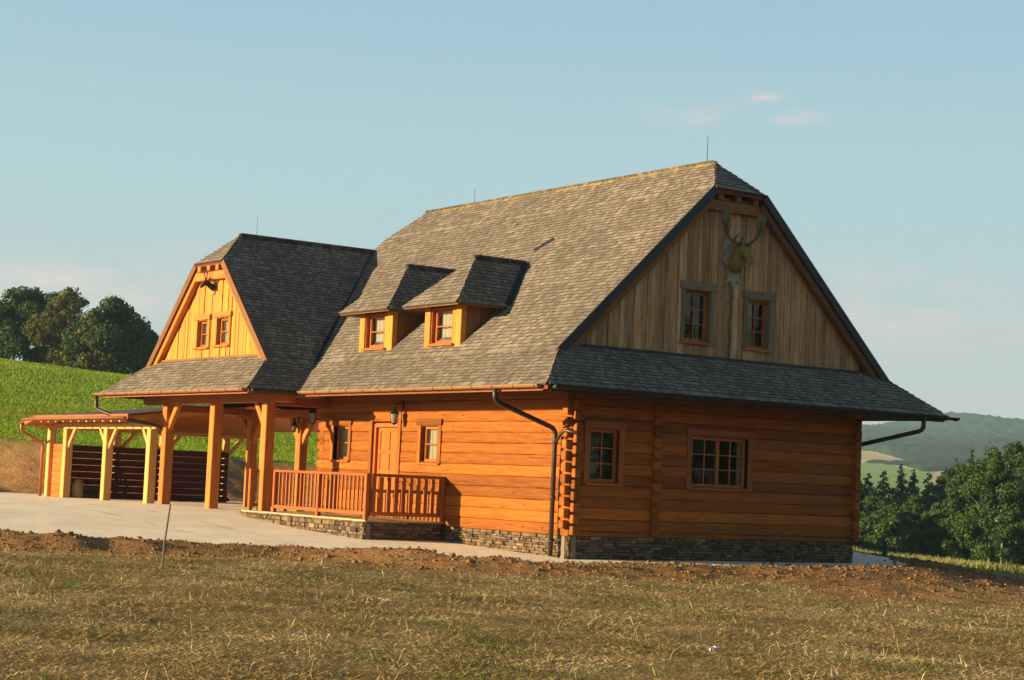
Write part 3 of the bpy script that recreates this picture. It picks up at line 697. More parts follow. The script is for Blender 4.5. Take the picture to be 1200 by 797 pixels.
slope(shg, [(WYE, ZE), (-1.92, 4.64)], lambda a, d, z: (a, d, z), lambda z: WX-WHW+WK*(z-ZE), lambda z: WX+WHW-WK*(z-ZE), deck)
slope(shg, [(WYH, WZH), (WY1, WZR)], lambda a, d, z: (a, d, z), lambda z: WX-WB*(WZR-z)/(WZR-WZH), lambda z: WX+WB*(WZR-z)/(WZR-WZH), deck)
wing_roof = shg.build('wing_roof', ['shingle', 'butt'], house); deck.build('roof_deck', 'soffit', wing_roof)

def ridge(m, p0, p1, side, drop, step=.16):             # shingles capping a ridge, comb fashion
    p0, p1 = Vector(p0), Vector(p1); L = (p1-p0).length; T = (p1-p0)/L; n = int(L/step)
    for i in range(n):
        c = p0+T*(i+.5)*step
        for s_ in (-1, 1):
            dn = Vector(side)*s_*.11+Vector((0, 0, -drop*.11)); hgt = random.uniform(.0, .05)
            q = c+Vector((0, 0, .045+hgt*(.3+.7*(s_ > 0)))); w = T*(step*.52)
            nn = T.cross(dn).normalized(); nn = nn if nn.z > 0 else -nn
            m.prism([q-w, q+w, q+w+dn, q-w+dn], nn*-.02)
m = MB(); ridge(m, (R1, H2, ZR), (RF, H2, ZR), (0, 1, 0), .96); m.build('ridge_cap', 'lichen', main_roof)
m = MB(); ridge(m, (WX, WY1, WZR), (WX, 3.1, WZR), (1, 0, 0), .96); m.build('ridge_cap', 'ridge_dark', wing_roof)
def strip(m, p0, p1, n0, n1, w, lift):
    """folded valley strip between two slopes"""
    p0, p1 = Vector(p0), Vector(p1)
    for nrm in (n0, n1):
        nv = Vector(nrm).normalized(); T = (p1-p0).normalized(); s_ = nv.cross(T).normalized()
        if s_.z < 0: s_ = -s_
        hor = s_
        m.prism([p0+nv*lift, p1+nv*lift, p1+nv*lift+hor*w, p0+nv*lift+hor*w], nv*-.02)
m = MB(); strip(m, (-14.3, 3.05, 8.05), (-9.75, -1.42, 3.76), (0, -.69, .72), (.69, 0, .72), .17, .05); m.build('valley_flashing', 'flash', wing_roof)
# verges: dark board edge and rafter below, collar beam and purlin ends
def verge(P, c, zs, b, zh, far, parent, mat_raft, sides=(-1, 1), drop=.0):
    for s_ in sides:
        m = MB(); m.bar(P(s_*(c+.02), zs-.02, .0), P(s_*b, zh, .0), .045, .20, .006, upv=(0, 0, 1)); m.build('verge_board', 'flash' if mat_raft == 'barge' else 'barge', parent)
        m = MB(); m.bar(P(s_*(c-.12), zs-.12, -.12), P(s_*(b-.02), zh-.2, -.12), .15, .18, .012); m.build('verge_rafter', mat_raft, parent)
verge(lambda d, z, o_: (XH+.012+o_, H2+d, z-.06), CV, ZS, BH, ZH, 0, main_roof, 'barge')
verge(lambda d, z, o_: (WX+d, WYH-.012-o_, z-.06), WCV, WZS, WB, WZH, 0, wing_roof, 'post')
m = MB(); m.abox(.03, .20, H2-BH-.10, H2+BH+.10, ZH-.52, ZH-.27, .015); m.build('collar_beam', 'barge', main_roof)
m = MB(); m.abox(WX-WB-.08, WX+WB+.08, WYH+.03, WYH+.2, WZH-.50, WZH-.27, .015); m.build('collar_beam', 'post', wing_roof)
for dy in (-.5, .05, .58):
    m = MB(); m.abox(-.4, .22, H2+dy-.09, H2+dy+.09, ZH-.27, ZH-.10, .015); m.build('purlin_end', 'barge', main_roof)
for dx in (-.6, -.02, .52):
    m = MB(); m.abox(WX+dx-.09, WX+dx+.09, WYH-.02, WYH+.5, WZH-.27, WZH-.10, .015); m.build('purlin_end', 'post', wing_roof)

# gable boards ------------------------------------------------------
def gable(name, mat, f, half, zbot, slope_k, ztop_ridge, zcap, openings, parent):
    m = MB(); a = -half
    cuts = sorted({round(x, 3) for o_ in openings for x in o_[:2]}); edges = [-half]
    while edges[-1] < half:
        nx = edges[-1]+random.uniform(.12, .21)
        for c in cuts:
            if edges[-1] < c-.02 and nx > c-.08: nx = c; break
        edges.append(min(nx, half))
    ztop = lambda q: min(ztop_ridge-slope_k*abs(q), zcap)
    for a0, a1 in zip(edges[:-1], edges[1:]):
        if a1-a0 < .01: continue
        mid = (a0+a1)/2; spans = [(zbot, None)]
        for (oa, ob, z0, z1) in openings:
            if oa-.01 < mid < ob+.01: spans = [(zbot, z0), (z1, None)]
        pr = random.choice((0, .014, .022))+random.uniform(0, .004); rr = random.random(); off = random.uniform(0, 50); g = .006
        for z0, z1 in spans:
            tops = [(ztop(a0+g) if z1 is None else z1), (ztop(a1-g) if z1 is None else z1)]
            if max(tops) < z0+.02: continue
            vs = []; gc = []
            for o_ in (pr, -.03):
                for (q, z) in ((a0+g, z0), (a1-g, z0), (a1-g, max(tops[1], z0+.005)), (a0+g, max(tops[0], z0+.005))):
                    vs.append(f(q, o_, z)); gc.append((z+off, q, o_))
            m.add(vs, [(0, 1, 2, 3), (7, 6, 5, 4), (0, 4, 5, 1), (1, 5, 6, 2), (2, 6, 7, 3), (3, 7, 4, 0)], gc, rr)
    return m.build(name, mat, parent)
AW1 = (3.05-H2, 3.82-H2, 5.0, 6.16); AW2 = (4.98-H2, 5.68-H2, 4.98, 6.12)
gable('gable', 'gable_old', lambda a, o_, z: (.02+o_, H2+a, z), 4.35, 4.6, .955, 9.17, 8.42, [AW1, AW2], house)
WW1 = (-15.06-WX, -14.42-WX, 4.97, 5.70); WW2 = (-13.84-WX, -13.14-WX, 4.99, 5.73)
gable('gable', 'gable_new', lambda a, o_, z: (WX+a, -1.9-o_, z), 3.2, 4.58, .98, 7.95, 7.12, [WW1, WW2], house)
m = MB(); m.abox(-.02, .13, .15, HW-.15, 4.56, 4.68, .01); m.build('gable_sill', 'flash', house)
m = MB(); m.abox(WX-3.05, WX+3.05, -2.0, -1.88, 4.55, 4.66, .01); m.build('gable_sill', 'barge', house)
# back of the wing and of the main gable, seen only from the rear
m = MB(); m.prism([(-14.1, H2-4.9, 4.3), (-14.1, H2+4.9, 4.3), (-14.1, H2+.7, 8.5), (-14.1, H2-.7, 8.5)], (.05, 0, 0)); m.build('gable', 'gable_old', house)

# windows ------------------------------------------------------------
def window(f, a0, a1, z0, z1, parent, cols=2, rows=3, casements=1, frame='trim', depth=.13, casing=None, case_w=.12, lintel=None, curtain=None, sillm=None, caseo=.03, name='window', mw=.028):
    """f(a, out, z) world. Sash set back by depth, casing boards proud of the wall"""
    O = (Vector(f(0, 1, 0))-Vector(f(0, 0, 0))).normalized(); A = (Vector(f(1, 0, 0))-Vector(f(0, 0, 0))).normalized(); Zv = Vector((0, 0, 1))
    def bx(m, x0, x1, o0, o1, y0, y1, ch=.006):
        m.box(f((x0+x1)/2, (o0+o1)/2, (y0+y1)/2), A, O, Zv, x1-x0, o1-o0, y1-y0, ch)
    m = MB(); fwid = .07; o0, o1 = -depth-.06, -depth
    bx(m, a0, a1, o0, o1, z0, z0+fwid); bx(m, a0, a1, o0, o1, z1-fwid, z1)
    bx(m, a0, a0+fwid, o0, o1, z0+fwid, z1-fwid); bx(m, a1-fwid, a1, o0, o1, z0+fwid, z1-fwid)
    cw = (a1-a0-2*fwid)/casements
    for c in range(casements):
        x0 = a0+fwid+c*cw; x1 = x0+cw
        if c: bx(m, x0-.045, x0+.045, o0+.004, o1+.012, z0+fwid, z1-fwid)
        for k in range(1, cols): xx = x0+(x1-x0)*k/cols; bx(m, xx-mw/2, xx+mw/2, o0+.022, o1-.004, z0+fwid, z1-fwid, .003)
        for k in range(1, rows): yy = z0+fwid+(z1-z0-2*fwid)*k/rows; bx(m, x0, x1, o0+.024, o1-.006, yy-mw/2, yy+mw/2, .003)
    w = m.build(name, frame, parent)
    m = MB(); m.add([f(a0+.03, -depth-.045, z0+.03), f(a1-.03, -depth-.045, z0+.03), f(a1-.03, -depth-.045, z1-.03), f(a0+.03, -depth-.045, z1-.03)], [(0, 1, 2, 3)]); m.build('pane', 'glass', w)
    m = MB()                                             # reveal
    d2 = -depth-.1
    bx(m, a0-.025, a0, d2, .0, z0-.025, z1+.025); bx(m, a1, a1+.025, d2, .0, z0-.025, z1+.025); bx(m, a0, a1, d2, .0, z1, z1+.025); bx(m, a0, a1, d2, 0, z0-.025, z0)
    m.build('reveal', casing or frame, w)
    if casing:
        m = MB()
        bx(m, a0-case_w, a0-.002, -.02, caseo, z0-.05, z1+.02); m.build('casing', casing, w); m = MB(); bx(m, a1+.002, a1+case_w, -.02, caseo, z0-.05, z1+.02); m.build('casing', casing, w)
        m = MB(); bx(m, a0-case_w-.04, a1+case_w+.04, -.02, caseo+.03, z1+.022, z1+.022+(lintel or .15)); m.build('lintel', casing, w)
    m = MB(); bx(m, a0-.12, a1+.12, -.05, .075, z0-.075, z0-.028); m.build('sill', sillm or frame, w)
    if curtain:
        for (c0, c1, s_) in curtain:
            m = MB(); n = 18; vs = []; fs = []
            for i in range(n+1):
                q = i/n; a = a0+(a1-a0)*(c0+(c1-c0)*q); dd = -depth-.10+.02*math.sin(q*9.5*3.14)
                sk = s_*(a1-a0)
                vs += [f(a+sk*.0, dd, z1+.05), f(a+sk*.35, dd, (z0+z1)/2), f(a+sk, dd, z0-.05)]
            for i in range(n):
                for k in range(2): fs.append((i*3+k, i*3+3+k, i*3+4+k, i*3+1+k))
            m.add(vs, fs); m.build('curtain', 'curtain', w)
    return w
ff = lambda a, o_, z: (a, -o_, z)
fg = lambda a, o_, z: (o_, a, z)
window(ff, *WIN_A, house, 1, 2, 1, casing='log', case_w=.14, depth=.10, curtain=[(0, 1, 0)])
window(ff, *WIN_B, house, 1, 2, 1, casing='log', case_w=.14, depth=.10, curtain=[(0, .95, .05)])
window(fg, *GW1, house, 2, 3, 1, casing='rail', case_w=.15, depth=.09)
window(fg, *GW2, house, 2, 3, 2, casing='rail', case_w=.15, depth=.09, curtain=[(.02, .10, 0), (.9, .98, 0)])
window(lambda a, o_, z: (.03+o_, H2+a, z), *AW1, house, 2, 3, 1, casing='grey_case', case_w=.125, depth=.13, lintel=.19)
window(lambda a, o_, z: (.03+o_, H2+a, z), *AW2, house, 2, 3, 1, casing='grey_case', case_w=.125, depth=.13, lintel=.17, curtain=[(.12, .5, .12)])
fwg = lambda a, o_, z: (WX+a, -1.915-o_, z)
window(fwg, *WW1, house, 1, 2, 1, casing='ochre_case', case_w=.13, depth=.09, lintel=.14, curtain=[(0, 1, 0)])
window(fwg, *WW2, house, 1, 2, 1, casing='ochre_case', case_w=.13, depth=.09, lintel=.14, curtain=[(0, 1, 0)])

# door
a0, a1, z0, z1 = DOOR
m = MB(); m.abox(a0, a1, .13, .18, z0, z1, .004)
dr_frame = MB(); dr_frame.abox(a0-.02, a0+.09, .03, .2, z0, z1, .006); dr_frame.abox(a1-.09, a1+.02, .03, .2, z0, z1, .006); dr_frame.abox(a0+.09, a1-.09, .03, .2, z1-.09, z1+.02, .006)
door = m.build('door', 'trim', house)
dr_frame.build('door_frame', 'trim', door)
m = MB(); cx = (a0+a1)/2
for x0, x1 in ((a0+.11, a0+.21), (cx-.05, cx+.05), (a1-.21, a1-.11)): m.abox(x0, x1, .105, .13, z0+.03, z1-.1, .004)
for zz_ in (z0+.03, z0+.5, z0+1.1, z0+1.6, z1-.2): m.abox(a0+.21, cx-.05, .107, .13, zz_, zz_+.1, .004); m.abox(cx+.05, a1-.21, .107, .13, zz_, zz_+.1, .004)
m.build('door_panel', 'trim', door)
m = MB(); m.tube([(a0+.17, .1, 1.62), (a0+.17, .05, 1.62), (a0+.3, .05, 1.62)], .012, 6); m.build('handle', 'iron', door)
m = MB(); m.abox(a1+.003, a1+.15, -.035, .02, z0, z1+.12, .006); m.abox(a0-.15, a0-.003, -.035, .02, z0, z1+.12, .006); m.abox(a0-.15, a1+.15, -.035, .02, z1+.123, z1+.26, .006)
m.build('door_casing', 'log', door)

# dormers --------------------------------------------------------------
mainz = lambda y: ZR-(H2-y)*.96 if y > H2-CV else ZS-(H2-CV-y)*.797
for xc in (-4.75, -7.85):
    yf = -.41; hw = .80
    m = MB()
    for s_ in (-1, 1):                                   # cheeks clad in boards
        x = xc+s_*hw; m.prism([(x, yf+.14, mainz(yf+.14)-.1), (x, yf+.14, 5.76), (x, .7, 5.76)], (-s_*.05, 0, 0))
        for k in range(5):
            y0 = yf+.16+k*.18; y1 = y0+.16; zb0, zb1 = mainz(y0)-.05, mainz(y1)-.05
            if zb1 < 5.7: m.prism([(x+s_*.012, y0, zb0), (x+s_*.012, y1, zb1), (x+s_*.012, y1, 5.74), (x+s_*.012, y0, 5.74)], (-s_*.02, 0, 0))
    m.abox(xc-hw+.14, xc+hw-.14, yf+.02, yf+.1, 4.72, 4.84, .004); m.abox(xc-hw+.14, xc+hw-.14, yf+.02, yf+.1, 5.66, 5.76, .004)
    dm = m.build('dormer', 'barge', house)
    for x0, x1 in ((xc-hw, xc-hw+.24), (xc+hw-.24, xc+hw-.005)):
        m = MB(); m.abox(x0, x1, yf-.02, yf+.14, 4.62, 5.72, .012); m.build('dormer_post', 'gable_new', dm)
    m = MB(); m.abox(xc+hw-.40, xc+hw-.27, yf+.005, yf+.1, 4.78, 5.7, .008); m.build('dormer_post', 'gable_new', dm)
    window(lambda a, o_, z: (xc+a, yf-o_, z), -.5, .38, 4.84, 5.66, dm, 1, 2, 1, frame='trim', depth=.1, curtain=None, name='dormer_window')
    m = MB(); n = 14; vs = []; fs = []
    for i in range(n+1):
        q = i/n; vs += [(xc-.5+.9*q, yf+.25+.02*math.sin(q*26), 5.7), (xc-.5+.9*q, yf+.25+.02*math.sin(q*26), 4.8)]
    for i in range(n): fs.append((2*i, 2*i+2, 2*i+3, 2*i+1))
    m.add(vs, fs); m.build('curtain', 'curtain', dm)
    m = MB(); m.abox(xc-hw-.12, xc+hw+.12, yf-.16, yf+.05, 4.56, 4.60, .006); m.build('dormer_apron', 'barge', dm)
    shg, deck = MB(), MB(); ez, rz, hwid = 5.74, 6.97, 1.2; k = (rz-ez)/hwid; y0e, y0r = -.80, .45
    lo_ = lambda z: y0e+(z-ez)/(rz-ez)*(y0r-y0e); hi_ = lambda z: H2-(ZR-z)/.96+.02
    dp = [(hwid, ez), (0, rz)]
    slope(shg, dp, lambda a, d, z: (xc+d, a, z), lo_, hi_, deck, deck_thick=.06)
    slope(shg, dp, lambda a, d, z: (xc-d, -a, z), lambda z: -hi_(z), lambda z: -lo_(z), deck, deck_thick=.06)
    slope(shg, [(y0e, ez), (y0r, rz)], lambda a, d, z: (a, d, z), lambda z: xc-hwid*(rz-z)/(rz-ez), lambda z: xc+hwid*(rz-z)/(rz-ez), deck, deck_thick=.06)
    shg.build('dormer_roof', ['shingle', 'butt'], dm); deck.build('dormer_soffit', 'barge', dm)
    m = MB(); ridge(m, (xc, y0r-.05, rz), (xc, 1.95, rz), (1, 0, 0), 1.0); m.build('dormer_ridge', 'ridge_dark', dm)
    m = MB()
    for s_ in (-1, 1): strip(m, (xc+s_*.05, 1.90, 6.93), (xc+s_*hwid, .62, 5.72), (0, -.69, .72), (s_*.7, 0, .71), .11, .05)
    m.build('dormer_flashing', 'flash', dm)
m = MB(); m.bar((-4.95, 2.30, 7.36), (-4.55, 2.62, 7.66), .16, .05, .01, upv=(0, -.7, .7)); m.build('roof_vent', 'flash', main_roof)

# eaves: soffit ceilings, rafters, gutters, downpipes --------------------------
m = MB()
def planks_x(m, x0, x1, y0, y1, z, w=.16):
    y = y0
    while y < y1-.01: m.abox(x0, x1, y+.003, min(y+w, y1)-.003, z, z+.025, .003); y += w
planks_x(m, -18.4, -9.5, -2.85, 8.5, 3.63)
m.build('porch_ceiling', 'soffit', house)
m = MB(); planks_x(m, -11.1, -.1, .2, HW-.2, 3.55, .3); m.build('inner_ceiling', 'soffit', house)
m = MB(); planks_x(m, -11.1, -.1, .2, HW-.2, .5, .3); m.build('inner_floor', 'soffit', house)
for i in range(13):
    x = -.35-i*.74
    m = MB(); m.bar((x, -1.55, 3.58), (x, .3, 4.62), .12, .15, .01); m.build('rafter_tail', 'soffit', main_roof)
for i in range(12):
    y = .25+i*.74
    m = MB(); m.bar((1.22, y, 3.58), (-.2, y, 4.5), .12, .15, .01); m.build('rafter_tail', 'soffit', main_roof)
def gutter(name, p0, p1, mat, parent, r=.075):
    p0, p1 = Vector(p0), Vector(p1); T = (p1-p0).normalized(); B = Vector((0, 0, 1)).cross(T).normalized(); m = MB(); n = 9; L = (p1-p0).length
    vs = []; fs = []
    for p in (p0, p1):
        for rr in (r, r-.012):
            for k in range(n): a = math.pi*k/(n-1); vs.append(p+B*math.cos(a)*rr-Vector((0, 0, 1))*math.sin(a)*rr)
    for k in range(n-1):
        fs += [(k, k+1, 2*n+k+1, 2*n+k), (n+k, 3*n+k, 3*n+k+1, n+k+1)]
    fs += [(0, 2*n, 3*n, n), (n-1, 2*n-1, 4*n-1, 3*n-1), tuple(range(n)), tuple(range(2*n, 3*n))[::-1]]; m.add(vs, fs)
    k = int(L/.75)
    for i in range(k+1):                                  # brackets
        c = p0+T*(.1+(L-.2)*i/max(k, 1)); m.tube([c+B*math.cos(a)*(r+.008)-Vector((0, 0, 1))*math.sin(a)*(r+.008) for a in [math.pi*j/8 for j in range(9)]], .012, 4)
    return m.build(name, mat, parent)
g1 = gutter('gutter', (-9.2, H2-DE-.09, ZE-.02), (1.16, H2-DE-.09, ZE-.02), 'gutter', house)
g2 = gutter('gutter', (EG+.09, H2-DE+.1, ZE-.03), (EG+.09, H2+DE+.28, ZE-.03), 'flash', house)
g3 = gutter('gutter', (WX-WHW-.25, WYE-.09, ZE-.02), (WX+WHW-.1, WYE-.09, ZE-.02), 'gutter', house)
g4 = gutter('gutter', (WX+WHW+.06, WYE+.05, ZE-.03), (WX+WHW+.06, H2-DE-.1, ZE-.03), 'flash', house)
m = MB(); m.abox(-9.3, 1.15, H2-DE+.012, H2-DE+.045, ZE-.15, ZE-.02, .004); m.build('fascia', 'fascia', house)
m = MB(); m.abox(WX-WHW+.1, WX+WHW-.1, WYE+.012, WYE+.045, ZE-.15, ZE-.02, .004); m.build('fascia', 'fascia', house)
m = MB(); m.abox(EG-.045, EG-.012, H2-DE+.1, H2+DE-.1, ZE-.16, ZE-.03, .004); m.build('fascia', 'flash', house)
def bend(pts, r=.14, n=5):
    out = [Vector(pts[0])]
    for a, b, c in zip(pts[:-2], pts[1:-1], pts[2:]):
        a, b, c = Vector(a), Vector(b), Vector(c); d0 = (a-b).normalized()*min(r, (a-b).length*.45); d1 = (c-b).normalized()*min(r, (c-b).length*.45)
        for i in range(n+1): t_ = i/n; out.append((b+d0)*(1-t_)**2+b*2*t_*(1-t_)+(b+d1)*t_*t_)
    out.append(Vector(pts[-1])); return out
def pipe(pts, mat, parent, r=.05, collars=()):
    m = MB(); m.tube(bend(pts), r, 10)
    for c in collars: c = Vector(c); m.tube([c-Vector((0, 0, .03)), c+Vector((0, 0, .03))], r+.012, 10)
    return m.build('downpipe', mat, parent, True)
yg = H2-DE-.09
pipe([(-.45, yg, ZE-.08), (-.45, yg, 3.32), (-.40, -.16, 2.80), (-.40, -.16, .02)], 'pipe', g1, .055, [(-.40, -.16, 2.5), (-.40, -.16, 1.3), (-.40, -.16, .35)])
pipe([(.30, -.05, 2.72), (-.12, -.16, 2.78), (-.38, -.16, 2.5)], 'pipe', g1, .035)
pipe([(-18.95, WYE-.09, ZE-.08), (-18.95, WYE-.09, 3.2), (-18.2, -2.75, 2.95), (-17.12, -2.0, 2.75), (-17.12, -1.72, 2.5), (-17.12, -1.72, .52)], 'pipe', g3, .055)
pipe([(EG+.09, 9.55, ZE-.08), (EG+.09, 9.55, 3.28), (.1, HW+.35, 2.96), (-.75, HW+.2, 2.78), (-.75, HW+.2, 0)], 'pipe', g2, .055)

# porch posts, beams, deck, railing ---------------------------------------
def post(x, y, z0, z1, braces, mat='post', s_=.28):
    m = MB(); m.abox(x-s_/2, x+s_/2, y-s_/2, y+s_/2, z0, z1, .018); p = m.build('porch_post', mat, house)
    for d in braces:
        m = MB(); d = Vector(d); b = Vector((x, y, z1-.72))+d*.06; e = Vector((x, y, z1+.02))+d*.66; m.bar(b, e, .13, .17, .012); m.build('brace', mat, p)
    return p
PX = (-10.85, -13.92, -17.0)
post(PX[0], -1.76, .5, 3.40, [(-1, 0, 0)]); post(PX[1], -1.76, .5, 3.40, []); post(PX[2], -1.76, .5, 3.40, [(1, 0, 0)])
for x in (-13.95, -17.0): post(x, .95, .5, 3.14, [(1, 0, 0), (-1, 0, 0)], s_=.26)
for x in (-13.95, -17.0): post(x, 7.6, .5, 3.14, [(1, 0, 0), (-1, 0, 0)], s_=.26)
def beam(p0, p1, w, h, mat='soffit'):
    m = MB(); m.bar(p0, p1, w, h, .015); return m.build('porch_beam', mat, house)
beam((-18.6, -1.76, 3.51), (-9.6, -1.76, 3.51), .22, .24, 'rail'); beam((-17.9, .95, 3.26), (-11.3, .95, 3.26), .2, .24, 'rail'); beam((-17.9, 7.6, 3.26), (-11.3, 7.6, 3.26), .2, .24, 'rail')
beam((-17.0, -1.64, 3.3), (-17.0, 8.2, 3.3), .18, .2, 'rail'); beam((-10.85, -1.6, 3.44), (-10.85, 0, 3.44), .2, .22, 'rail')
porch = MB(); 
y = -2.2
while y < -.02: porch.abox(-11.25, -4.93, y, min(y+.14, -.02)-.006, .53, .57, .004); y += .14
porch = porch.build('porch_deck', 'stonepale', house)
stones('deck_wall', lambda a, o_, z: (a, -2.2-o_, z), -11.3, -4.95, lambda a: sz(a, -2.3), .535, porch, .05, .13)
stones('deck_wall', lambda a, o_, z: (-4.97+o_, a, z), -2.2, -.05, lambda a: sz(-4.9, a), .535, porch, .06, .12)
rail = None
def railing(P0, P1, n, newels, bw=.055, mat='rail', zt=1.62, zb=.60):
    P0, P1 = Vector((*P0, 0)), Vector((*P1, 0)); T = (P1-P0).normalized(); L = (P1-P0).length; N = Vector((-T.y, T.x, 0))
    m = MB(); m.box((P0+P1)/2+Vector((0, 0, zt)), T, N, (0, 0, 1), L, .11, .07, .015); r = m.build('railing', mat, house)
    m = MB(); m.box((P0+P1)/2+Vector((0, 0, zb+.12)), T, N, (0, 0, 1), L, .07, .09, .01); m.build('bottom_rail', mat, r)
    for q in newels:
        c = P0+T*L*q; m = MB(); m.box(c+Vector((0, 0, (zb+zt-.06)/2)), T, N, (0, 0, 1), .105, .105, zt-zb+.02, .01); m.build('newel', mat, r)
    for i in range(n):
        q = (i+.5)/n
        if any(abs(q-k)*L < .07 for k in newels): continue
        c = P0+T*L*q; m = MB(); m.box(c+Vector((0, 0, (zb+zt)/2+.05)), T, N, (0, 0, 1), bw, .04, zt-zb-.18, .006); m.build('baluster', mat, r)
railing((-9.62, -2.13), (-4.97, -2.13), 25, (0.011, .5, .987))
railing((-4.98, -2.07), (-4.98, -.03), 10, (.985,), .10)
railing((-11.02, -2.13), (-11.02, -1.0), 6, (.05, .95))

# lightning rods
for (x, y, z, h) in ((-.93, H2, ZR, .72), (-10.87, H2, ZR, .48), (WX, -.72, WZR, .66)):
    m = MB(); m.tube([(x, y, z-.05), (x, y, z+h)], [.012, .007], 5); m.build('lightning_rod', 'iron', main_roof if x > -12 else wing_roof)

# lanterns --------------------------------------------------------------
def lantern(x, y, z, wy, label, s_=1.0):
    t_ = thing('lantern', label, 'lantern', (x, y, z), 'iron lanterns of the porch')
    m = MB(); r0, r1, h = .075*s_, .11*s_, .26*s_
    for k in range(6):
        a = math.pi/3*k; m.tube([(x+r0*math.cos(a), y+r0*math.sin(a), z), (x+r1*math.cos(a), y+r1*math.sin(a), z+h)], .009, 4)
    for r, zz_ in ((r0, z), (r1, z+h)): m.tube([(x+r*math.cos(a), y+r*math.sin(a), zz_) for a in [math.pi/3*i for i in range(7)]], .011, 4)
    m.build('cage', 'iron', t_)
    m = MB(); m.tube([(x, y, z), (x, y, z+h)], [r0*.86, r1*.86], 6); m.build('glass', 'lampglass', t_)
    m = MB(); m.tube([(x, y, z+h), (x, y, z+h+.05*s_), (x, y, z+h+.12*s_)], [r1*1.2, r1*.8, .015], 6); m.tube([(x, y, z-.04), (x, y, z)], [.012, r0], 6); m.build('hood', 'iron', t_)
    m = MB(); m.tube(bend([(x, y, z+h+.1*s_), (x, y, z+h+.26*s_), (x, wy, z+h+.26*s_)], .08), .014, 6); m.tube([(x, wy, z+h+.12*s_), (x, wy, z+h+.36*s_)], .022, 6); m.build('bracket', 'iron', t_)
lantern(-7.0, -.27, 2.92, -.03, 'black iron lantern hanging beside the house door', .95)
lantern(-10.95, -.40, 2.92, -.03, 'black iron lantern in shade at the log wall corner', 1.05)
lantern(-13.95, .68, 2.75, .81, 'small dark lantern on the braced post under the porch', .7)

# trophies ---------------------------------------------------------------
def antler_tubes(m, pts, r, tines):
    m.tube(pts, r, 7)
    for a, b, rr in tines: m.tube([a, (Vector(a)+Vector(b))/2+Vector((0, 0, .02)), b], [rr, rr*.8, rr*.3], 6)
# large stag over the near gable: wall faces +x
sy, szz = 4.44, 7.15
tro = thing('stag_trophy', 'large mossy stag head with broad antlers on grey carved plaque', 'trophy', (.05, sy, szz))
m = MB(); pl = [(-.30, .30), (-.36, .12), (-.28, -.05), (-.33, -.22), (-.16, -.38), (-.14, -.56), (-.26, -.74), (-.08, -.66), (0, -.80), (.10, -.66), (.24, -.72), (.15, -.52), (.22, -.34), (.33, -.2), (.26, 0), (.34, .14), (.24, .34), (0, .28)]
m.prism([(.05, sy+a, szz+b) for a, b in pl], (.055, 0, 0)); m.build('plaque', 'plaque', tro)
m = MB(); m.tube([(.09, sy, szz-.34), (.20, sy, szz-.22), (.30, sy, szz-.04), (.38, sy, szz+.06), (.50, sy, szz-.01), (.63, sy, szz-.16), (.71, sy, szz-.27), (.73, sy, szz-.30)], [.20, .18, .15, .15, .13, .09, .072, .04], 12)
m.build('head', 'hide', tro, True)
for s_ in (-1, 1):
    m = MB(); m.tube([(.34, sy+s_*.12, szz+.10), (.31, sy+s_*.24, szz+.16), (.30, sy+s_*.34, szz+.15)], [.035, .06, .012], 7); m.build('ear', 'hide', tro, True)
    m = MB(); b = Vector((.37, sy+s_*.08, szz+.15))
    P_ = [b, b+Vector((-.02, s_*.19, .08)), b+Vector((-.04, s_*.37, .22)), b+Vector((-.02, s_*.46, .44)), b+Vector((.03, s_*.42, .68))]
    antler_tubes(m, P_, [.045, .04, .036, .035, .022], [
        (P_[0], b+Vector((.30, s_*.16, .16)), .028), (P_[1], P_[1]+Vector((.30, s_*.06, .16)), .026), (P_[2], P_[2]+Vector((.24, s_*.10, .20)), .024),
        (P_[3], P_[3]+Vector((.22, -s_*.04, .26)), .026), (P_[3], P_[3]+Vector((-.02, s_*.20, .22)), .026), (P_[4], P_[4]+Vector((.12, s_*.10, .20)), .022),
        (P_[4], P_[4]+Vector((.0, -s_*.12, .22)), .022), (P_[3], P_[4]+Vector((.05, s_*.22, .05)), .022)])
    pv = [P_[3]+Vector((0, -s_*.05, -.12)), P_[3]+Vector((.02, s_*.12, .05)), P_[4]+Vector((.02, s_*.14, .06)), P_[4]+Vector((0, -s_*.08, .08)), P_[3]+Vector((0, -s_*.10, .05))]
    m.prism(pv, (.03, 0, 0)); m.build('antler', 'antler', tro, True)
rx, ry, rz, rs = -14.1, -1.93, 6.62, .62
Q = lambda dx, dy, dz: (rx+dx*rs, ry+dy*rs, rz+dz*rs)
tro = thing('roe_trophy', 'small dark roebuck head with short antlers on the golden gable', 'trophy', (rx, ry, rz))
m = MB(); m.prism([Q(a, 0, b) for a, b in [(-.13, .22), (.13, .22), (.17, .05), (.11, -.18), (0, -.40), (-.11, -.18), (-.17, .05)]], (0, -.04, 0)); m.build('plaque', 'plaque', tro)
m = MB(); m.tube([Q(0, -.03, -.06), Q(0, -.2, 0), Q(0, -.34, .08), Q(0, -.46, .14), Q(0, -.57, .06), Q(0, -.68, -.08), Q(0, -.71, -.11)], [r*rs for r in (.17, .14, .12, .125, .1, .065, .03)], 10); m.build('head', 'hide2', tro, True)
for s_ in (-1, 1):
    m = MB(); m.tube([Q(s_*.08, -.40, .2), Q(s_*.2, -.36, .30), Q(s_*.26, -.35, .34)], [.02, .035, .006], 6); m.build('ear', 'hide2', tro, True)
    m = MB(); b = Vector(Q(s_*.05, -.46, .24)); antler_tubes(m, [b, b+Vector((s_*.05, -.01, .16)), b+Vector((s_*.08, -.02, .32))], [.02, .017, .008], [(b+Vector((s_*.05, -.01, .16)), b+Vector((s_*.04, -.11, .24)), .013), (b+Vector((s_*.065, -.01, .22)), b+Vector((s_*.08, .08, .30)), .012)])
    m.build('antler', 'antler2', tro, True)

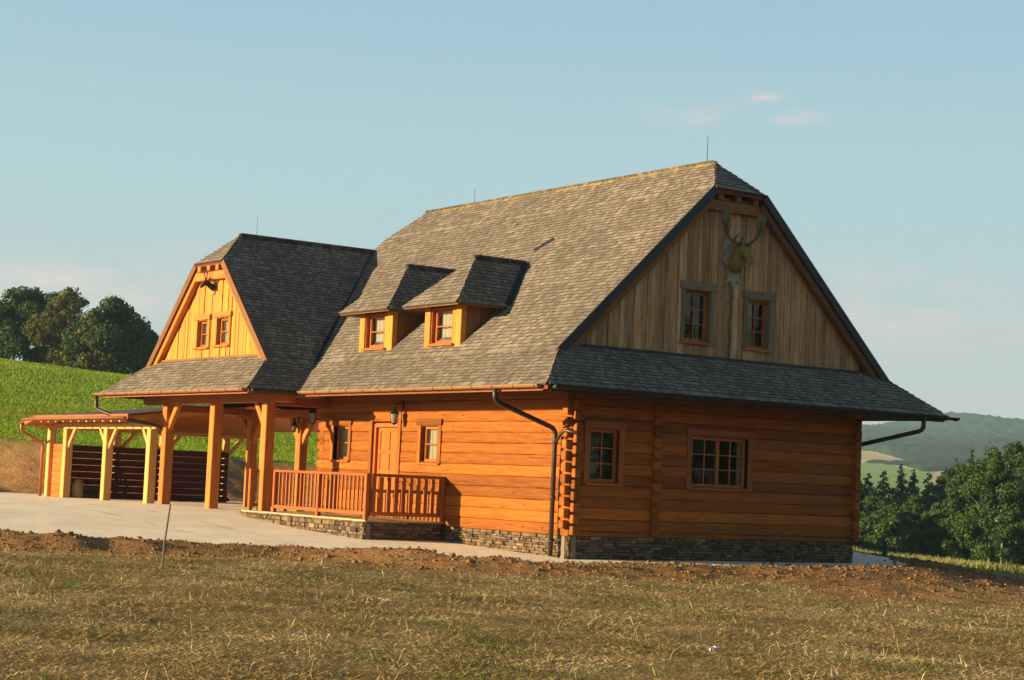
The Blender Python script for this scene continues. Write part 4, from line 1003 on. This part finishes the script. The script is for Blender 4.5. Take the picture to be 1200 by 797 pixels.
# carport ---------------------------------------------------------------
CX0, CX1, CY0, CY1 = -25.45, -17.55, -1.9, 4.5
cp = thing('carport', 'open timber carport with pale posts and brown low roof beside the porch', 'carport', (-21.5, 1.3, .47))
A_, B_, C_, D_, E_ = (-25.75, -2.9, 2.80), (-24.55, -2.9, 3.04), (-17.2, -2.9, 3.06), (-21.2, 1.4, 3.62), (-17.2, 1.4, 3.64)
Fp, Gp, Hp = (-25.75, 5.6, 2.80), (-24.55, 5.6, 3.04), (-17.2, 5.6, 3.06)
rf = MB()
for poly in ([B_, C_, E_, D_], [B_, D_, Gp], [A_, B_, Gp, Fp], [Gp, D_, E_, Hp]): rf.prism(poly, (0, 0, -.05))
rfo = rf.build('roof', 'sheet', cp)
m = MB()
for poly in ([B_, C_, E_, D_], [B_, D_, Gp], [A_, B_, Gp, Fp], [Gp, D_, E_, Hp]): m.prism([Vector(p)-Vector((0, 0, .06)) for p in poly], (0, 0, -.03))
m.build('roof_boards', 'orange_board', rfo)
m = MB(); m.bar((-24.55, -2.92, 2.97), (-17.2, -2.92, 2.99), .035, .15, .006); m.bar((-24.57, -2.92, 2.96), (-25.77, -2.92, 2.73), .035, .13, .006); m.build('fascia', 'fascia', rfo)
m = MB(); m.tube([(-25.4, -2.99, 2.93), (-17.3, -2.99, 2.95)], .038, 8); m.build('gutter', 'fascia', rfo, True)
x = -24.2
while x < -17.4: m = MB(); m.bar((x, -2.85, 2.90), (x, 1.2, 3.44), .09, .14, .008); m.build('rafter', 'newwood', rfo); x += .62
for (p0, p1) in (((-25.6, CY0, 2.76), (-17.4, CY0, 2.76)), ((CX0, -2.5, 2.76), (CX0, 5.2, 2.76))):
    m = MB(); m.bar(p0, p1, .16, .18, .012); m.build('plate_beam', 'newwood', cp)
def cpost(x, y, br=(), s_=.25):
    m = MB(); m.abox(x-s_/2, x+s_/2, y-s_/2, y+s_/2, sz(x, y)-.02, 2.68, .015); p = m.build('carport_post', 'newwood', cp)
    for d in br:
        d = Vector(d); m = MB(); m.bar(Vector((x, y, 2.1))+d*.1, Vector((x, y, 2.7))+d*.62, .1, .13, .01); m.build('brace', 'newwood', p)
cpost(-25.62, CY0, [], .22); cpost(-24.2, CY0, [(1, 0, 0)]); cpost(-20.95, CY0, [(1, 0, 0), (-1, 0, 0)]); cpost(-17.75, CY0, [(-1, 0, 0)])
for y in (.35, 2.0, 4.35): cpost(CX0-.1, y, [(0, 1, 0), (0, -1, 0)], .2)
m = MB()
zb = .47
for i in range(8):
    m.abox(-25.5, -24.34, CY0+.02, CY0+.05, zb+i*.215, zb+.207+i*.215, .005)
m.build('front_boarding', 'orange_board', cp)
m = MB()
for i in range(8):
    m.abox(CX0-.0, CX0+.035, CY0+.12, CY1-.1, zb+i*.215, zb+.200+i*.215, .005)
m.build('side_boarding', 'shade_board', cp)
pipe([(-25.45, -3.0, 2.82), (-25.45, -3.0, 2.55), (-25.85, -2.1, 2.2), (-25.85, -2.1, .46)], 'redpipe', cp, .05)
# what stands in the carport
m = MB(); bx_, by_ = -24.18, -1.5
vs = []; fs = []; ringz = [(0, .2, .18), (.2, .21, .19), (.42, .2, .18), (.55, .17, .15), (.61, .1, .09), (.63, .02, .02)]; n = 14
for h, rx_, ry_ in ringz:
    for k in range(n): a = 2*math.pi*k/n; j = 1+.06*math.sin(3*a+h*4); vs.append((bx_+rx_*j*math.cos(a)+h*.08, by_+ry_*j*math.sin(a), .46+h))
for i in range(len(ringz)-1):
    for k in range(n): fs.append((i*n+k, i*n+(k+1) % n, (i+1)*n+(k+1) % n, (i+1)*n+k))
m.add(vs, fs); o = m.build('stone_block', 'sack', None, True); tag(o, 'pale rounded block standing behind the second carport post', 'block')
wx_, wy_, wr = -24.95, .05, .46
whl = thing('cart_wheel', 'dark red spoked cart wheel leaning against the carport boards', 'wheel', (wx_, wy_, .47))
wc = Vector((wx_, wy_, .47+wr)); tl_ = lambda a, r: wc+Vector((-.12*math.sin(a)*r/wr+.05, r*math.cos(a), r*math.sin(a)))
m = MB(); m.tube([tl_(2*math.pi*i/28, wr) for i in range(29)], .045, 8, False); m.build('rim', 'rubber', whl, True)
m = MB(); m.tube([wc+Vector((-.06, 0, 0)), wc+Vector((.16, 0, 0))], .085, 10); m.build('hub', 'rubber', whl)
for i in range(10): m = MB(); m.bar(tl_(.628*i, .07), tl_(.628*i, wr-.03), .035, .04, .006); m.build('spoke', 'rubber', whl)
for i, (fx, fy, fz, an) in enumerate([(-24.7, -.95, .57, .2), (-24.45, -.9, .57, -.1), (-24.2, -.98, .57, .15), (-24.58, -.92, .76, .05), (-24.33, -.95, .76, -.12)]):
    m = MB(); dvec = Vector((math.sin(an), math.cos(an), .02))*.42; m.tube([Vector((fx, fy, fz))-dvec, Vector((fx, fy, fz)), Vector((fx, fy, fz))+dvec], [.1, .105, .098], 9)
    o = m.build('firewood_log', 'bark'); tag(o, 'short dark log in the firewood heap on the carport floor', 'log', 'firewood heap in the carport')
m = MB(); m.tube([(-25.0, 2.4, .55), (-24.7, 3.0, .60), (-24.9, 3.6, .56), (-24.6, 4.1, .58)], [.09, .08, .07, .05], 8); o = m.build('tree_branch', 'bark', None, True); tag(o, 'crooked branch lying by the far end of the carport boards', 'branch')

# stake, bollard, litter
m = MB(); m.tube([(2.66, -10.7, -.3), (2.66, -10.68, .3), (2.64, -10.6, .96)], [.02, .018, .015], 7)
o = m.build('wooden_stake', 'stake'); tag(o, 'thin leaning wooden stake stuck in the soil before the yard', 'stake')
m = MB(); px_, py_ = -2.75, 12.75; m.abox(px_-.055, px_+.055, py_-.055, py_+.055, -.25, .42, .02); m.abox(px_-.065, px_+.065, py_-.065, py_+.065, .42, .46, .01)
o = m.build('marker_post', 'bollard'); tag(o, 'short dark post at the yard edge beyond the gable', 'post')
for (u, v, lab) in ((.22*1.0*22.9, 22.9, 'white scrap lying in the dry grass'),):
    p = UV(2.62, 22.6); z = gz(p.x, p.y); m = MB(); n = 7; vs = []; fs = []
    for i in range(n):
        for j in range(n): vs.append((p.x+(i-3)*.018, p.y+(j-3)*.022, z+.06+.02*math.sin(i*1.7+j)+.015*math.cos(j*2.1-i)))
    for i in range(n-1):
        for j in range(n-1): fs.append((i*n+j, i*n+j+1, (i+1)*n+j+1, (i+1)*n+j))
    m.add(vs, fs); o = m.build('paper_scrap', 'litter'); tag(o, lab, 'litter')

# ------------------------------------------------------------------ trees
def leaves(C, Rr, n, size, flat=.8):
    """n leaf clumps around blob centres C (k,3) radii Rr"""
    k = len(C); w = Rr**2.2; w = w/w.sum(); w_i = rng.choice(k, n, p=w)
    d = rng.normal(size=(n, 3)); d /= np.linalg.norm(d, axis=1)[:, None]; rad = rng.random(n)**.38*(.92+.2*rng.random(n))
    P = C[w_i]+d*(Rr[w_i]*rad)[:, None]*np.array([1, 1, flat])
    nn = d+rng.normal(size=(n, 3))*.75; nn /= np.linalg.norm(nn, axis=1)[:, None]
    a = np.cross(nn, rng.normal(size=(n, 3))); a /= np.linalg.norm(a, axis=1)[:, None]; b = np.cross(nn, a)
    s_ = size*(.5+rng.random(n))[:, None]
    V = np.stack([P-a*s_, P+b*s_*.62-a*.1*s_, P+a*s_, P-b*s_*.55], 1).reshape(-1, 3)
    F = np.arange(4*n).reshape(n, 4); rn = np.repeat(np.clip(.5+.22*rng.normal(size=n), 0, 1), 4); return V, F, rn
def broad(h, r, n=5200, trunk=.22, leafs=.17, stem='bark', low=.12, gap=.0):
    nb = int(40+1.5*h); C = []; Rr = []
    for i in range(nb):
        q = rng.random()**.8; z = h*(low+(1-low)*q); pr = r*(math.sin(math.pi*min(1, (.14+.86*q))**.85)**.6 if q < .98 else .25)
        a = rng.random()*6.283; rr = pr*math.sqrt(rng.random())*.95; C.append((rr*math.cos(a), rr*math.sin(a), z*.94)); Rr.append(r*rng.uniform(.15, .40)*(1 if q < .8 else .7))
    V, F, rn = leaves(np.array(C), np.array(Rr), n, leafs)
    m = MB(); lean = random.uniform(-.3, .3); top = Vector((lean, .2, h*.78))
    m.tube([(0, 0, -.5), (lean*.2, .05, h*.25), (lean*.6, .1, h*.5), top], [trunk, trunk*.75, trunk*.5, trunk*.15], 8)
    for i in range(9):
        q = random.uniform(.22, .7); a = i*2.4; p = Vector((lean*q, .1, h*q)); e = p+Vector((math.cos(a)*r*.62, math.sin(a)*r*.62, h*random.uniform(.1, .22)))
        m.tube([p, (p+e)/2+Vector((0, 0, -.1)), e], [trunk*(.4 if stem == 'bark' else .22), trunk*(.26 if stem == 'bark' else .14), trunk*.08], 6)
    return (V, F, rn), (m, stem)
def conifer(h, r, n=4200, leafs=.16):
    C = []; Rr = []
    k = int(h*4)
    for i in range(k):
        q = (i+.5)/k; a = i*2.4+rng.random(); rr = r*(1-q)**.8*rng.uniform(.35, .8); C.append((rr*math.cos(a), rr*math.sin(a), h*(.06+.93*q)-rr*.12)); Rr.append(max(.2, r*(1-q)*.55+.16))
    V, F, rn = leaves(np.array(C), np.array(Rr), n, leafs, .75)
    m = MB(); m.tube([(0, 0, -.5), (0, 0, h*.5), (0, 0, h*.97)], [.16, .1, .02], 7)
    return (V, F, rn), (m, 'bark')
def plant(name, label, u, v, build, leaf, group, sc=1.0, sink=.0, cat='tree'):
    (V, F, rn), (m, stem) = build; p = UV(u, v); z = gz(p.x, p.y)-sink
    t_ = thing(name, label, cat, (p.x, p.y, z), group)
    o = np_mesh('crown', V*sc, F, [leaf], None, {'rnd': rn}); o.parent = t_
    m.v = [(x*sc+p.x, y*sc+p.y, zz_*sc+z) for x, y, zz_ in m.v]; m.build('trunk', stem, t_, True)
    return t_
def at(px, v): return v*(px-600)/2153*1.008
GL = 'trees on the crest behind the meadow'; VL = 192
for name, lab, px, v, h, r, leaf, n, lf in [
    ('broadleaf_tree', 'dark tall broadleaf tree at the left end of the meadow crest', 34, 193, 8.6, 3.3, 'leaf_dark', 5200, .2),
    ('broadleaf_tree', 'slimmer dark tree rising behind the yellowing crest tree', 66, 201, 8.7, 2.6, 'leaf_dark', 4300, .2),
    ('broadleaf_tree', 'yellowing olive broadleaf tree between darker crest trees', 84, 190, 8.3, 3.5, 'leaf_yellow', 5600, .2),
    ('broadleaf_tree', 'widest dark round broadleaf tree on the meadow crest', 136, 187, 7.6, 4.1, 'leaf_dark', 7000, .2),
    ('broadleaf_tree', 'pale yellow-green bushy tree in front of the widest dark crest tree', 116, 184, 6.4, 2.2, 'leaf_yellow', 2800, .19),
    ('broadleaf_tree', 'small mid green tree on the crest next to the porch roof', 168, 186, 5.6, 2.5, 'leaf_mid', 3400, .19),
    ('broadleaf_tree', 'low dark tree cut by the left picture edge on the crest', -8, 194, 6.4, 3.0, 'leaf_dark', 4200, .2)]:
    plant(name, lab, at(px, v), v, broad(h*1.1, r*1.2, int(n*3.6), .3, lf*.82, low=.02), leaf, GL, sink=.6)
GR = 'trees of the wood beyond the gable'
def zt(px, ytop, v): ytop = ytop-(9 if px > 1110 else 1)-max(0, px-1110)*.05; return 1.6+((564.6+.0443*(px-600))-ytop)/2153*v
for name, lab, px, v, ytop, r, leaf, kind in [
    ('birch_tree', 'tallest birch of the right wood with pale thin trunk', 1162, 147, 527, 2.6, 'leaf_mid', 'birch'),
    ('birch_tree', 'second birch with pale trunk right of the tallest birch', 1176, 146, 545, 2.2, 'leaf_dark', 'birch'),
    ('broadleaf_tree', 'large dark broadleaf tree at the right picture edge', 1196, 162, 527, 3.4, 'leaf_dark', 'b'),
    ('broadleaf_tree', 'dark tree just beyond the right picture edge', 1232, 160, 522, 3.6, 'leaf_dark', 'b'),
    ('broadleaf_tree', 'dense dark tree left of the tallest birch', 1136, 164, 550, 2.7, 'leaf_dark', 'b'),
    ('spruce_tree', 'slim spruce poking above the wood left of the tallest birch', 1139, 176, 538, 1.5, 'needle', 'c'),
    ('broadleaf_tree', 'mid green bushy tree leaning out at the wood edge', 1104, 152, 590, 2.0, 'leaf_mid', 'b'),
    ('broadleaf_tree', 'tall dark tree behind the bushy wood edge tree', 1112, 170, 556, 2.6, 'leaf_dark', 'b'),
    ('broadleaf_tree', 'rounded light green tree at the foot of the gable corner wood', 1044, 150, 592, 2.6, 'leaf_mid', 'b'),
    ('broadleaf_tree', 'dark tree in the gap right of the rounded light green tree', 1076, 158, 580, 2.4, 'leaf_dark', 'b'),
    ('broadleaf_tree', 'dark low tree next to the house wall corner', 1014, 156, 585, 2.2, 'leaf_dark', 'b'),
    ('larch_tree', 'pointed light green larch nearest the house wall', 1020, 186, 556, 1.9, 'leaf_mid', 'c'),
    ('larch_tree', 'pointed yellow-green larch second from the house wall', 1038, 182, 552, 2.0, 'leaf_yellow', 'c'),
    ('spruce_tree', 'tall dark spruce in the middle of the larch row', 1058, 188, 545, 1.9, 'needle', 'c'),
    ('larch_tree', 'green larch right of the tall dark spruce', 1072, 184, 552, 1.8, 'leaf_mid', 'c'),
    ('spruce_tree', 'short dark spruce at the right end of the larch row', 1090, 186, 556, 1.8, 'needle', 'c'),
    ('larch_tree', 'pale green larch tip above the wood under the stubble field', 1122, 190, 547, 1.5, 'leaf_mid', 'c'),
    ('broadleaf_tree', 'dark tree behind the larch row by the house', 1004, 190, 560, 2.6, 'leaf_dark', 'b'),
    ('broadleaf_tree', 'low dark bush tree under the second birch', 1150, 158, 612, 2.1, 'leaf_dark', 'b'),
    ('broadleaf_tree', 'low dark bush tree at the right edge under the big crown', 1190, 157, 606, 2.4, 'leaf_dark', 'b'),
    ('broadleaf_tree', 'tall dark tree rising behind the second birch', 1180, 182, 536, 3.2, 'leaf_dark', 'b'),
    ('broadleaf_tree', 'dark tree in the back row behind the dense dark tree', 1124, 188, 556, 2.8, 'leaf_dark', 'b'),
    ('broadleaf_tree', 'back row tree under the pale larch tip', 1096, 178, 566, 2.6, 'leaf_mid', 'b'),
    ('broadleaf_tree', 'dark low bush in front of the dense dark tree', 1128, 150, 610, 2.0, 'leaf_dark', 'b'),
    ('broadleaf_tree', 'shaded bush between the light green tree and the bushy edge tree', 1078, 152, 612, 2.0, 'leaf_dark', 'b'),
    ('broadleaf_tree', 'mid green bush at the foot of the pointed larches', 1028, 168, 580, 2.3, 'leaf_mid', 'b'),
    ('broadleaf_tree', 'dark bush at the foot of the tall dark spruce', 1062, 170, 578, 2.4, 'leaf_dark', 'b'),
    ('broadleaf_tree', 'low dark bush right of the two birches', 1212, 150, 590, 2.6, 'leaf_dark', 'b'),
    ('broadleaf_tree', 'mid green tree showing between the two birches and the larches', 1150, 172, 541, 2.5, 'leaf_mid', 'b')]:
    u = at(px, v); p = UV(u, v); g = gz(p.x, p.y); h = zt(px, ytop, v)-g
    if kind == 'c': b = conifer(h+.3, r*1.2, 11000, .13)
    elif kind == 'birch': b = broad(h, r, 11000, .11, .11, 'birch', .1)
    else: b = broad(h, r, int(8500+1900*r*h/4), .2, .125, low=.04)
    plant(name, lab, u, v, b, leaf, GR, sink=.2)

C = []; Rr = []
for i in range(260):  # unseen wood right of view, added to shade the gable and darken its windows
    yy_ = rng.uniform(-22, 75); xx_ = 47+yy_*.12+rng.normal(0, 3.5); hh = rng.uniform(.5, 15)*(.85+.2*math.sin(yy_*.5)); C.append((xx_, yy_, hh-1.5)); Rr.append(rng.uniform(1.4, 2.6))
for i in range(220):                                    # the wood goes on behind the house
    v_ = rng.uniform(165, 200); t_ = rng.uniform(-.02, .168); p = UV(t_*v_, v_); C.append((p.x, p.y, gz(p.x, p.y)+rng.uniform(.3, 8))); Rr.append(rng.uniform(1.2, 2.2))
Vw, Fw, rw = leaves(np.array(C), np.array(Rr), 42000, .40); o = np_mesh('unseen_woodland', Vw, Fw, ['leaf_dark'], None, {'rnd': rw}); o['kind'] = 'stuff'
# ------------------------------------------------------------------ grass, weeds, clods
def blades(name, x, y, h, w, lean, kind, mat='blade'):
    n = len(x); z = ground_z(x, y); a = rng.random(n)*6.283; b = rng.random(n)*6.283
    ca, sa = np.cos(a)*w, np.sin(a)*w; lx, ly = np.cos(b)*lean*h, np.sin(b)*lean*h
    hz = h*np.sqrt(np.clip(1-np.minimum(lean, .98)**2, .02, 1))
    B = np.stack([x, y, z-.01], -1)
    V = np.stack([B+np.stack([-ca, -sa, 0*x], -1), B+np.stack([ca, sa, 0*x], -1), B+np.stack([lx*.5+ca*.7, ly*.5+sa*.7, hz*.62], -1), B+np.stack([lx, ly, hz], -1)], 1).reshape(-1, 3)
    F = np.arange(4*n).reshape(n, 4); rn = np.repeat(rng.random(n), 4)
    o = np_mesh(name, V, F, [mat], attrs={'rnd': rn, 'kind': np.repeat(kind, 4)}); o['kind'] = 'stuff'; return o
def scatter(n, v0, v1, k=.34, pw=1.0):
    v = v0+(v1-v0)*rng.random(n)**pw; u = (rng.random(n)*2-1)*k*v; x = CAM.x+RV.x*u+FV.x*v; y = CAM.y+RV.y*u+FV.y*v; return x, y, u, v
x, y, u, v = scatter(620000, 13.5, 42, .33, 1.15); d = poly_sd(x, y); sm = soil_mask(x, y, d)
den = .5+.5*fnoise(x, y, .45, 6, 1); keep = (d > .3) & (rng.random(len(x)) < np.where(sm > .5, .16, .35+.65*den)); x, y, v, den = x[keep], y[keep], v[keep], den[keep]
n = len(x); tall = (rng.random(n) < .006)
h = (.045+.075*rng.random(n)*(.4+den))*np.where(tall, 1.7, 1); blades('dry_grass', x, y, h, (.0016+.0022*rng.random(n))*np.clip(v/18, .9, 2), np.where(tall, .4, .86+.135*rng.random(n)**.6), np.zeros(n))
# greener tufts
x, y, u, v = scatter(380, 15, 40, .32); d = poly_sd(x, y); kp = (d > 1.2) & (fnoise(x, y, .16, 5, 31) > .22); x, y = x[kp], y[kp]
xx = np.repeat(x, 60)+rng.normal(0, .14, len(x)*60); yy = np.repeat(y, 60)+rng.normal(0, .14, len(x)*60); n = len(xx)
blades('green_tufts', xx, yy, .04+.07*rng.random(n), np.full(n, .004), .3+.5*rng.random(n), .55+.45*rng.random(n))
# meadow strip on the right, tall dry stems behind it
n = 60000; u = rng.uniform(9, 60, n); v = rng.uniform(47, 152, n); kp = (u/v > .155) & (u/v < .33); u, v = u[kp], v[kp]; x = CAM.x+RV.x*u+FV.x*v; y = CAM.y+RV.y*u+FV.y*v; d = poly_sd(x, y); sm = soil_mask(x, y, d); kp = (sm < .4) & (d > .6); x, y, v = x[kp], y[kp], v[kp]; n = len(x)
blades('meadow_grass', x, y, (.06+.3*rng.random(n)**2)*np.clip(.75+.9*fnoise(x, y, .12, 6, 13), .15, 1.6), .012+.012*rng.random(n), .2+.5*rng.random(n), np.clip(.65+.7*fnoise(x, y, .07, 5, 23), 0, 1)*rng.random(n)**.3)
# meadow on the hill
n = 520000; v = np.exp(rng.uniform(np.log(56), np.log(190), n)); u = (rng.random(n)**1.3*-.62)*v; x = CAM.x+RV.x*u+FV.x*v; y = CAM.y+RV.y*u+FV.y*v; d = poly_sd(x, y); kp = (d + .8*fnoise(x, y, .35, 5, 27) > 3.9); x, y, v = x[kp], y[kp], v[kp]; n = len(x)
blades('hill_grass', x, y, (.06+.11*rng.random(n))*np.clip(v/90, .8, 1.7), (.012+.012*rng.random(n))*np.clip(v/60, 1, 3), .2+.6*rng.random(n), np.ones(n), 'hill_blade')
# soil clods
def clods():
    x, y, u, v = scatter(170000, 24, 60, .33); d = poly_sd(x, y); sm = soil_mask(x, y, d); kp = (d > -1.3) & ((sm > .5) | (d < .05)) & (v < 50) & (rng.random(len(x)) < np.where(d > .05, np.exp(-d/1.8), .30*np.exp(d/.3))); x, y, d = x[kp], y[kp], d[kp]
    z = np.where(d < .05, slab_z(x, y)+.012, ground_z(x, y)); n = len(x); s_ = .010+.034*rng.random(n)**3+.05*rng.random(n)**22
    T = (1+5**.5)/2; ico = np.array([(-1, 0, T*.0+1), (1, 0, 1), (0, 1, .3), (0, -1, .3), (-.9, .8, 0), (.9, .7, 0), (.8, -.9, 0), (-.8, -.8, 0)], float)*np.array([.8, .8, .75])
    fc = np.array([(0, 3, 1), (0, 1, 2), (0, 2, 4), (2, 1, 5), (1, 6, 5), (1, 3, 6), (3, 0, 7), (0, 4, 7), (3, 7, 6), (2, 5, 4)])
    V = ico[None]*s_[:, None, None]*(.7+.6*rng.random((n, 8, 3))); a = rng.random(n)*6.28; c, s2 = np.cos(a)[:, None], np.sin(a)[:, None]
    V = np.stack([V[..., 0]*c-V[..., 1]*s2, V[..., 0]*s2+V[..., 1]*c, V[..., 2]], -1)+np.stack([x, y, z-.005], -1)[:, None]
    F = (fc[None]+8*np.arange(n)[:, None, None]).reshape(-1, 3); o = np_mesh('soil_clods', V.reshape(-1, 3), F, ['clod']); o['kind'] = 'stuff'
clods()
